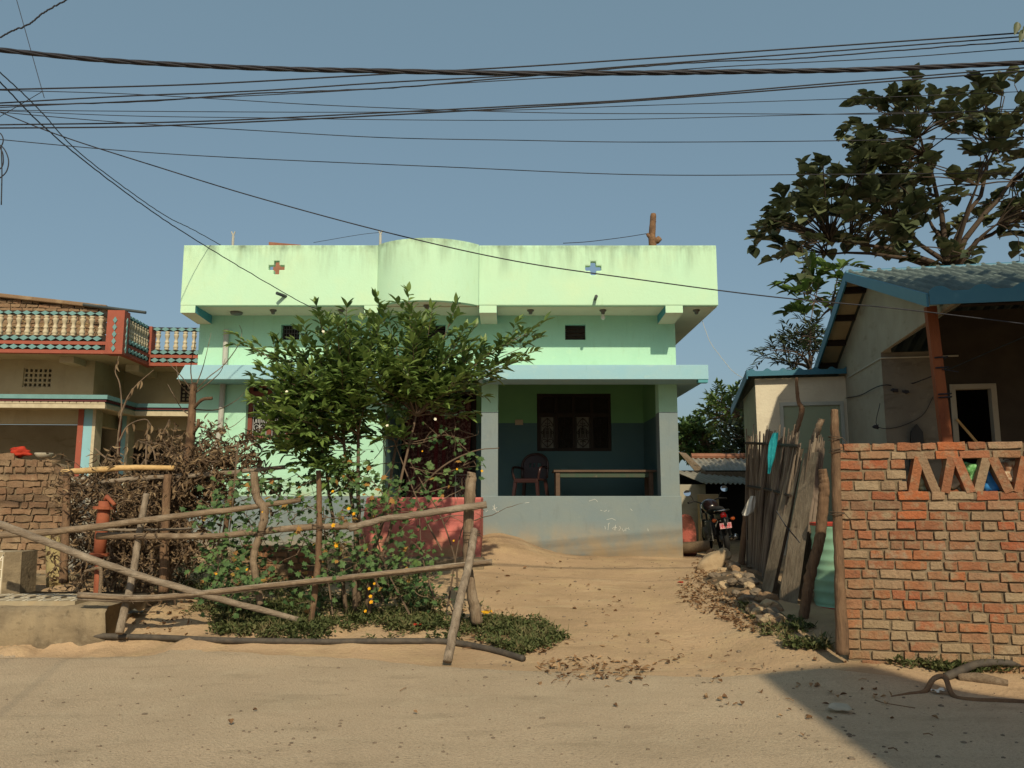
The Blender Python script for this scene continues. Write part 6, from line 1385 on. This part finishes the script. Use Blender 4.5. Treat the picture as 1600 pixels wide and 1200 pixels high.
def motorcycle():
    ph = R(-1); loc = at(1140, 868, 13.2); loc.z = height(loc.x, 13.2)-.02
    t = empty('motorcycle', loc, 'black motorcycle seen from behind with red number plate and tail lamp', 'motorcycle', ph)
    t.scale = (.93, .93, .93); t.rotation_euler = (0, R(-7), ph)      # leaning on its side stand; local y runs forward
    S = 1.0
    def wheel(y, r, w_):
        o_ = MB(); n, k = 28, 10; vs = []
        for i in range(n):
            a = 2*math.pi*i/n
            for j in range(k): b = 2*math.pi*j/k; rr_ = r-w_+w_*math.cos(b); vs.append((w_*.95*math.sin(b), y+rr_*math.cos(a), r+rr_*math.sin(a)))
        o_.add(vs, [(i*k+j, i*k+(j+1) % k, ((i+1) % n)*k+(j+1) % k, ((i+1) % n)*k+j) for i in range(n) for j in range(k)]); w = o_.build('wheel', 'rubber', t, smooth=True)
        q = MB(); 
        for s in range(10): a = 2*math.pi*s/10; q.tube([(0, y, r), (0, y+(r-w_*1.6)*math.cos(a), r+(r-w_*1.6)*math.sin(a))], .012, 5)
        q.lathe([(.06, -.06), (.06, .06)], (0, y, r), 12, axis='x'); q.build('rim', 'socket', w)
    wheel(.28, .31, .055); wheel(1.55, .31, .045)
    m = MB(); m.tube(spline([(0, .02, .50), (0, -.02, .62), (0, .12, .70), (0, .45, .72)], 5), .085, 8, flat=.5); m.tube([(0, -.04, .42), (0, -.01, .62)], .06, 6, flat=.4); m.build('mudguard', 'black', t, smooth=True)
    m = MB(); m.tube(spline([(0, .02, .80), (0, .25, .83), (0, .55, .80), (0, .75, .79)], 5), [.085]*6+[.12]*5+[.11]*5, 10, flat=.55); m.build('seat', 'rubber', t, smooth=True)
    m = MB(); m.tube(spline([(0, .72, .82), (0, .95, .90), (0, 1.18, .86)], 6), [.09, .12, .14, .15, .155, .155, .15, .15, .14, .13, .12, .10, .08], 12, flat=.8); m.build('fuel_tank', 'bikered', t, smooth=True)
    m = MB(); m.box(-.13, .13, .62, 1.05, .28, .62); m.tube([(-.2, .9, .42), (.2, .9, .42)], .09, 10); m.build('engine', 'socket', t, bevel=.03)
    m = MB()
    for sx in (-1, 1): m.tube([(sx*.10, .28, .31), (sx*.11, .35, .72), (sx*.09, .9, .78), (sx*.05, 1.2, .86)], .018, 6); m.tube([(sx*.10, .28, .31), (sx*.10, .8, .36), (sx*.05, 1.15, .8)], .018, 6); m.tube([(sx*.13, .22, .35), (sx*.13, .34, .72)], .03, 8)
    m.build('frame', 'black', t, smooth=True)
    m = MB()
    for sx in (-1, 1): m.tube([(sx*.08, 1.55, .31), (sx*.08, 1.28, .95)], .024, 8)
    m.build('fork', 'chrome', t, smooth=True)
    m = MB(); m.tube(spline([(-.36, 1.05, .99), (-.25, 1.14, 1.0), (-.08, 1.24, .95), (.08, 1.24, .95), (.25, 1.14, 1.0), (.36, 1.05, .99)], 4), .013, 7); hb = m.build('handlebar', 'black', t, smooth=True)
    for sx in (-1, 1):
        m = MB(); m.tube([(sx*.25, 1.14, 1.0), (sx*.37, 1.045, .985)], .02, 8); m.build('grip', 'rubber', hb)
        m = MB(); m.tube(spline([(sx*.24, 1.15, 1.0), (sx*.27, 1.12, 1.08), (sx*.33, 1.08, 1.14)], 4), .007, 5); m.lathe([(.0, .012), (.05, .012), (.06, 0), (.06, -.005)], (sx*.36, 1.07, 1.17), 14, axis='y'); mi = m.build('mirror', 'black', hb)
        m = MB(); m.lathe([(.001, -.008), (.055, -.008), (.055, -.006), (.001, -.006)], (sx*.36, 1.066, 1.17), 14, axis='y'); m.v = [(sx*.36+(x-sx*.36)*1.25, y+(z-1.17)*.75, z) for x, y, z in m.v]; m.build('mirror_glass', 'mirror', mi)
        m = MB(); m.tube([(sx*.05, .06, .66), (sx*.15, .03, .655)], .011, 6); m.build('indicator_stalk', 'black', t)
        m = MB(); blob(m, (sx*.165, .02, .655), .033, jit=.0, sq=(1.3, 1, 1), sub=2); m.build('indicator', 'orangelens', t, smooth=True)
    m = MB(); blob(m, (0, -.02, .73), .058, jit=0, sq=(1, .6, 1), sub=3); m.build('tail_lamp', 'redlens', t, smooth=True)
    m = MB(); m.box(-.105, .105, -.075, -.068, .50, .60); pl = m.build('number_plate', 'platered', t, bevel=.003)
    m = MB()
    for a, b, c, d in ((-.1, .1, .593, .597), (-.1, .1, .503, .507), (-.1, -.096, .507, .593), (.096, .1, .507, .593)): m.box(a, b, -.079, -.0755, c, d)
    for zz0, cs in ((.558, 5), (.515, 6)):
        for k in range(cs):
            x = -.078+.156*k/(cs-1)-.008; z0_ = zz0
            for a, b, c, d in random.sample([(0, .004, 0, .028), (.013, .017, 0, .028), (0, .017, 0, .004), (0, .017, .024, .028), (0, .017, .012, .016)], 3): m.box(x+a, x+b, -.079, -.0755, z0_+c, z0_+d)
    m.build('plate_writing', 'platewhite', pl)
    m = MB()
    for k in range(6): m.tube([(-.20, .15+.0*k, .30+.065*k), (-.24, .32, .30+.065*k), (-.20, .55, .30+.065*k)], .007, 5)
    for yy in (.15, .35, .55): m.tube([(-.21 if yy != .35 else -.235, yy, .30), (-.21 if yy != .35 else -.235, yy, .64)], .007, 5)
    m.build('leg_guard', 'socket', t)
    m = MB(); m.tube([(.15, 1.0, .30), (.17, .5, .26), (.18, .05, .34)], [.03, .045, .05], 10); m.build('exhaust', 'chrome', t, smooth=True)
    m = MB(); m.tube([(-.12, .75, .30), (-.24, .72, -.02)], .013, 6); m.build('side_stand', 'black', t)
    m = MB(); m.lathe([(.09, 0), (.09, .04), (.05, .1)], (0, 1.30, .82), 14, axis='y'); m.build('headlight', 'black', t)
    m = MB(); m.tube(spline([(-.10, .2, .80), (-.12, .0, .82), (0, -.07, .82), (.12, 0, .82), (.10, .2, .80)], 4), .013, 6); m.build('grab_rail', 'chrome', t, smooth=True)
motorcycle()
# tin roofed shed
SH = at(1062, 850, 17.0); sh = empty('tin_shed', (SH.x, 17.0, .5), 'old mud shed with corrugated tin roof behind the motorcycle', 'shed'); so3 = Vector(sh.location)
def tin(pa, pb, pc, pd, per=.10, name='roof'):
    mb = MB(); n = int((pb-pa).length/per*6); vs = []
    for j in range(3):
        for i in range(n+1):
            t = i/n; l = pa.lerp(pd, j/2).lerp(pb.lerp(pc, j/2), t); vs.append(l-so3+Vector((0, 0, .022*math.sin((pb-pa).length*t/per*2*math.pi))))
    mb.add(vs, [(j*(n+1)+i, j*(n+1)+i+1, (j+1)*(n+1)+i+1, (j+1)*(n+1)+i) for j in range(2) for i in range(n)]); o = mb.build(name, 'tin', sh, smooth=True); return o
A = at(1080, 716, 19.2); B = at(1230, 716, 19.2); C = at(1230, 743, 17.4); D = at(1102, 743, 17.4); tin(D, C, B, A)
a2 = at(1060, 712, 17.6); 
A2 = at(1050, 735, 17.5); B2 = at(1230, 752, 17.2); C2 = at(1230, 757, 16.4); D2 = at(1098, 755, 16.4); tin(D2, C2, B2, A2)
mb = MB(); mb.tube([A-so3+Vector((0, 0, .05)), B-so3+Vector((0, 0, .05))], .07, 8); mb.build('ridge_cap', 'rusty', sh)
mb = MB(); q = [at(1060, 706, 18.9), at(1072, 708, 18.9), at(1104, 738, 17.35), at(1094, 745, 17.35)]; mb.prism([p-so3 for p in q][::-1], (.0, .05, 0)); q = [at(1096, 737, 17.3), at(1230, 737, 17.3), at(1230, 749, 17.3), at(1096, 749, 17.3)]; mb.prism([p-so3 for p in q][::-1], (0, .05, 0)); mb.build('bargeboard', 'wood', sh)
mb = MB(); w0, w1 = at(1050, 800, 17.6).x-so3.x, at(1240, 800, 17.6).x-so3.x; mb.box(w0, w1, .55, .7, -.3, D2.z-so3.z+.3); mb.box(w1-.05, w1, .7, 3, -.3, 2.0); mb.build('wall', 'dark_in', sh)
mb = MB(); x0_, x1_ = at(1093, 790, 17.5).x-so3.x, at(1124, 790, 17.5).x-so3.x; mb.box(w0, x0_-.05, -.30, .5, -.3, at(1080, 757, 16.8).z-so3.z); mb.build('wall', 'houseplaster', sh)
mb = MB(); mb.box(0, .42, -.05, .05, 0, at(1108, 772, 16.2).z-.5); o = mb.build('mud_screen', 'boulder', None, bevel=.02); o.location = (at(1091, 800, 16.2).x, 16.2, .5); tag(o, 'pale sunlit mud panel in front of the dark tin shed', 'mud wall')

# ------------------------------------------------------------------ unseen house across the road, behind the viewer, shaped to cast the road shadow
nh = MB(); yq = -.9; tS = .185/.983; kz = math.tan(R(37.5))/math.hypot(1, tS)      # the height of its roof line follows from the outline of its shadow
prof = []
for px_, py_ in ((1438, 1199), (1300, 1112), (1160, 1043), (1235, 1030), (1330, 1022), (1400, 1044), (1480, 1064), (1600, 1086)):
    g_ = ground_at(px_, py_); dy_ = g_.y-yq; prof.append((g_.x+tS*dy_, g_.z+dy_*kz))
prof = [(prof[0][0]-.15, -.5)]+prof+[(prof[-1][0]+3, prof[-1][1]-1.5), (prof[-1][0]+3, -.5)]
nh.prism([(a, yq-7, b) for a, b in prof], (0, 7, 0)); o = nh.build('unseen_house', 'houseplaster', None); tag(o, 'unseen house across the road shaped to cast the shadow on the road', 'house')

# ------------------------------------------------------------------ overhead cables
def cable(name, pts, Y0, Y1, r, label, m_='wire', cat='cable', wob=0):
    x0, x1 = pts[0][0], pts[-1][0]
    P3 = [at(a, b, Y0+(Y1-Y0)*((a-x0)/(x1-x0) if x1 != x0 else 0)) for a, b in pts]
    if pts[0][0] < 30 and cat == 'cable': d0 = P3[0]-P3[1]; l0 = d0.length; P3 = [P3[0]+d0.normalized()*q for q in (6+l0*2, 3+l0*2, l0*2, l0)]+P3
    if pts[-1][0] > 1600: d1 = P3[-1]-P3[-2]; P3 += [P3[-1]+d1.normalized()*q for q in (d1.length, 3.5+d1.length, 7)]
    mb = MB(); sp = spline(P3, 14)
    if wob: sp = [p+Vector((0, 0, wob*nz(i*.7, 3, Y0))) for i, p in enumerate(sp)]
    mb.tube(sp, r, 6); o = mb.build(name, m_, None, smooth=True, loc=sp[0]); return tag(o, label, cat, 'overhead cables along the road')
E = 1750
bun = [(-60, 72), (0, 78), (150, 93), (300, 102), (450, 108), (600, 111), (800, 114.5), (1000, 114), (1150, 112), (1300, 110), (1450, 105), (1600, 98), (E, 90)]
b3 = [at(a, b, 6.0) for a, b in bun]; b3 = [b3[0]+(b3[0]-b3[1]).normalized()*q for q in (6, 4, 2)]+b3+[b3[-1]+(b3[-1]-b3[-2]).normalized()*q for q in (2, 4, 6)]; sp = spline(b3, 40); bo_ = empty('bundled_cable', sp[0], 'thick twisted black cable bundle crossing the whole sky', 'cable', group='overhead cables along the road')
for k in range(4):
    mb = MB(); pts = []
    for i, p in enumerate(sp):
        a = i*.145+k*math.pi/2+.4*math.sin(i*.013); t = (sp[min(i+1, len(sp)-1)]-sp[max(i-1, 0)]).normalized(); nx_ = t.cross(Vector((0, 0, 1))).normalized(); ny_ = t.cross(nx_)
        pts.append(p-sp[0]+(nx_*math.cos(a)+ny_*math.sin(a))*.0115)
    mb.tube(pts, .0098, 6); mb.build('strand', 'wire', bo_, smooth=True)
W6 = 6.5
cable('power_cable', [(-60, 141), (0, 140), (300, 132), (600, 116), (800, 105), (1000, 92), (1300, 72), (1600, 51), (E, 40)], W6, W6, .0065, 'black cable rising to the topmost wire at the right edge')
cable('power_cable', [(-60, 139), (0, 141), (180, 146), (330, 154), (500, 164), (700, 172), (900, 177), (1100, 177.5), (1400, 178), (1600, 170), (E, 166)], W6+.3, W6+.3, .0036, 'thin wire sagging from the left bundle to the middle of the broad leaved tree')
cable('power_cable', [(-60, 165), (0, 161), (200, 150), (400, 142), (600, 129), (800, 118), (1000, 102), (1300, 80), (1600, 57), (E, 46)], W6+.1, W6+.1, .006, 'black cable second from the top at the right edge')
cable('power_cable', [(-60, 168), (0, 165), (230, 158), (400, 146), (600, 138), (800, 121), (1000, 104), (1100, 97), (1250, 91), (1400, 79), (1600, 64), (E, 55)], W6+.2, W6+.2, .006, 'slightly kinked black cable third from the top at the right edge', wob=.006)
cable('power_cable', [(-60, 172), (0, 168), (250, 156), (500, 144), (700, 131), (1000, 113), (1150, 103), (1400, 90), (1600, 75), (E, 67)], W6+.15, W6+.15, .0042, 'thin wire just above the twisted bundle at the right edge')
cable('power_cable', [(-60, 169), (0, 172), (400, 175), (600, 175), (800, 172), (1000, 165), (1300, 155), (1600, 143), (E, 137)], W6+.4, W6+.4, .0034, 'thin wire skimming the very top of the broad leaved tree')
cable('power_cable', [(-60, 197), (0, 195), (300, 190), (600, 176), (800, 166), (1000, 155), (1300, 130), (1600, 106), (E, 95)], W6+.5, W6+.5, .0065, 'upper cable of the close pair just below the twisted bundle')
cable('power_cable', [(-60, 200), (0, 200), (200, 198), (400, 190), (600, 180), (800, 169), (1000, 157), (1300, 134), (1600, 111), (E, 101)], W6+.5, W6+.5, .007, 'lower cable of the close pair just below the twisted bundle')
cable('power_cable', [(-60, 171), (0, 173), (200, 181), (400, 184), (600, 187), (800, 188), (1000, 186), (1200, 181), (1400, 176), (1600, 174), (E, 171)], W6+.6, W6+.6, .0034, 'nearly level thin wire crossing the upper part of the broad leaved tree')
cable('power_cable', [(-60, 168), (10, 176), (200, 192), (400, 204), (600, 215), (800, 219), (1000, 222), (1300, 220), (1600, 214), (E, 212)], W6+.7, W6+.7, .004, 'wire second lowest of the level wires above the house')
cable('power_cable', [(-60, 212), (0, 218), (200, 236), (400, 248), (700, 261), (1000, 273), (1300, 272.5), (1600, 270), (E, 268)], W6+.8, W6+.8, .0042, 'lowest of the level wires above the house roof')
cable('service_wire', [(-60, 150), (0, 175), (100, 214), (250, 262), (400, 308), (600, 362), (800, 407), (1000, 437), (1200, 463), (1400, 482), (1600, 506), (E, 524)], 7.4, 7.0, .0058, 'single wire sloping down across the house front to the plastered house')
cable('service_wire', [(-40, 80), (0, 113), (60, 170), (120, 235), (200, 297), (260, 338), (300, 358), (345, 383)], 6.0, 12.3, .006, 'wire dropping from the upper left to the roof corner of the green house', wob=.01)
cable('service_wire', [(-40, 90), (0, 128), (60, 190), (130, 250), (220, 318), (290, 365), (380, 420), (470, 472), (500, 484), (527, 492)], 6.0, 12.6, .0065, 'wire dropping from the upper left to the soffit of the green house', wob=.012)
cable('service_wire', [(-30, 66), (0, 58), (20, 48), (45, 38), (65, 22), (85, 10), (104, 0), (130, -14)], 5.5, 5.5, .006, 'short wavy wire in the top left corner', wob=.008)
cable('service_wire', [(20, -20), (26, 0), (66, 142), (66.5, 143)], 6.6, 6.6, .003, 'fine straight wire coming down from the top left')
cable('service_wire', [(-20, 192), (0, 182), (66, 143)], 6.6, 6.6, .003, 'fine wire rising from the left edge to the end of the straight wire')
mb = MB()
for q in ([(-20, 200), (0, 208), (5, 220), (-2, 232), (-20, 236)], [(-20, 225), (2, 228), (13, 248), (10, 268), (-4, 280), (-20, 284)], [(-20, 222), (0, 232), (5, 245), (2, 262), (-20, 272)], [(2, 230), (3, 270), (2, 320)]): mb.tube(spline([at(a, b, 6.4) for a, b in q], 8), .005, 5)
tag(mb.build('wire_loop', 'wire', None, smooth=True), 'loose loops of spare wire at the left edge of the sky', 'wire')
cable('roof_wire', [(1011, 365), (980, 370), (950, 374), (915, 378), (880, 380)], 13.4, 12.6, .006, 'thin wire from the roof stump to the parapet', 'wire', 'wire')
bpy.data.objects['roof_wire']['group'] = 'wires on the house roof'
o = cable('roof_wire', [(595, 363), (560, 367), (490, 379)], 12.9, 12.9, .004, 'thin wire from the forked roof rod down behind the left parapet', 'wire', 'wire'); o['group'] = 'wires on the house roof'
o = cable('hanging_wire', [(1096, 498), (1102, 515), (1110, 535), (1128, 560), (1145, 580), (1160, 590)], 12.4, 11.6, .004, 'fine pale wire hanging from the roof overhang toward the outhouse', 'pvc', 'wire', .01); del o['group']
o = cable('hanging_wire', [(493, 482), (494, 489), (498, 491), (502, 489), (502, 482)], 12.5, 12.5, .006, 'small loop of wire hanging under the soffit', 'wire', 'wire'); del o['group']
# ------------------------------------------------------------------ light
SUN_EL = 37.5; toS = Vector((.185, -.983, 0)).normalized()
wd = bpy.data.worlds.new("World"); scene.world = wd; wd.use_nodes = True
nt = wd.node_tree; bg = nt.nodes["Background"]
sky = nt.nodes.new("ShaderNodeTexSky"); sky.sky_type = 'NISHITA'; sky.sun_disc = False
sky.sun_elevation = R(SUN_EL); sky.sun_rotation = math.atan2(toS.x, toS.y)
sky.air_density = 1.0; sky.dust_density = 3.0; sky.ozone_density = 1.0; sky.altitude = 80
mx = nt.nodes.new("ShaderNodeMix"); mx.data_type = 'RGBA'; mx.inputs[0].default_value = .5      # even dry season haze over the clear sky
mx.inputs[7].default_value = (2.6, 4.05, 4.6, 1)
nt.links.new(sky.outputs[0], mx.inputs[6]); nt.links.new(mx.outputs[2], bg.inputs[0]); bg.inputs[1].default_value = .095
sl = bpy.data.lights.new("sun", 'SUN'); sl.energy = 4.2; sl.angle = R(.8); sl.color = (1, .87, .62)
so = bpy.data.objects.new("sun", sl); COL.objects.link(so)
d = Vector((toS.x*math.cos(R(SUN_EL)), toS.y*math.cos(R(SUN_EL)), math.sin(R(SUN_EL))))
so.rotation_euler = d.to_track_quat('Z', 'Y').to_euler(); so.location = d*30
scene.view_settings.view_transform = 'Standard'; scene.view_settings.look = 'None'; scene.view_settings.exposure = 0; scene.view_settings.gamma = 1
scene.render.resolution_x = 1024; scene.render.resolution_y = 768
scene.cycles.max_bounces = 10; scene.cycles.diffuse_bounces = 8; scene.cycles.transparent_max_bounces = 8
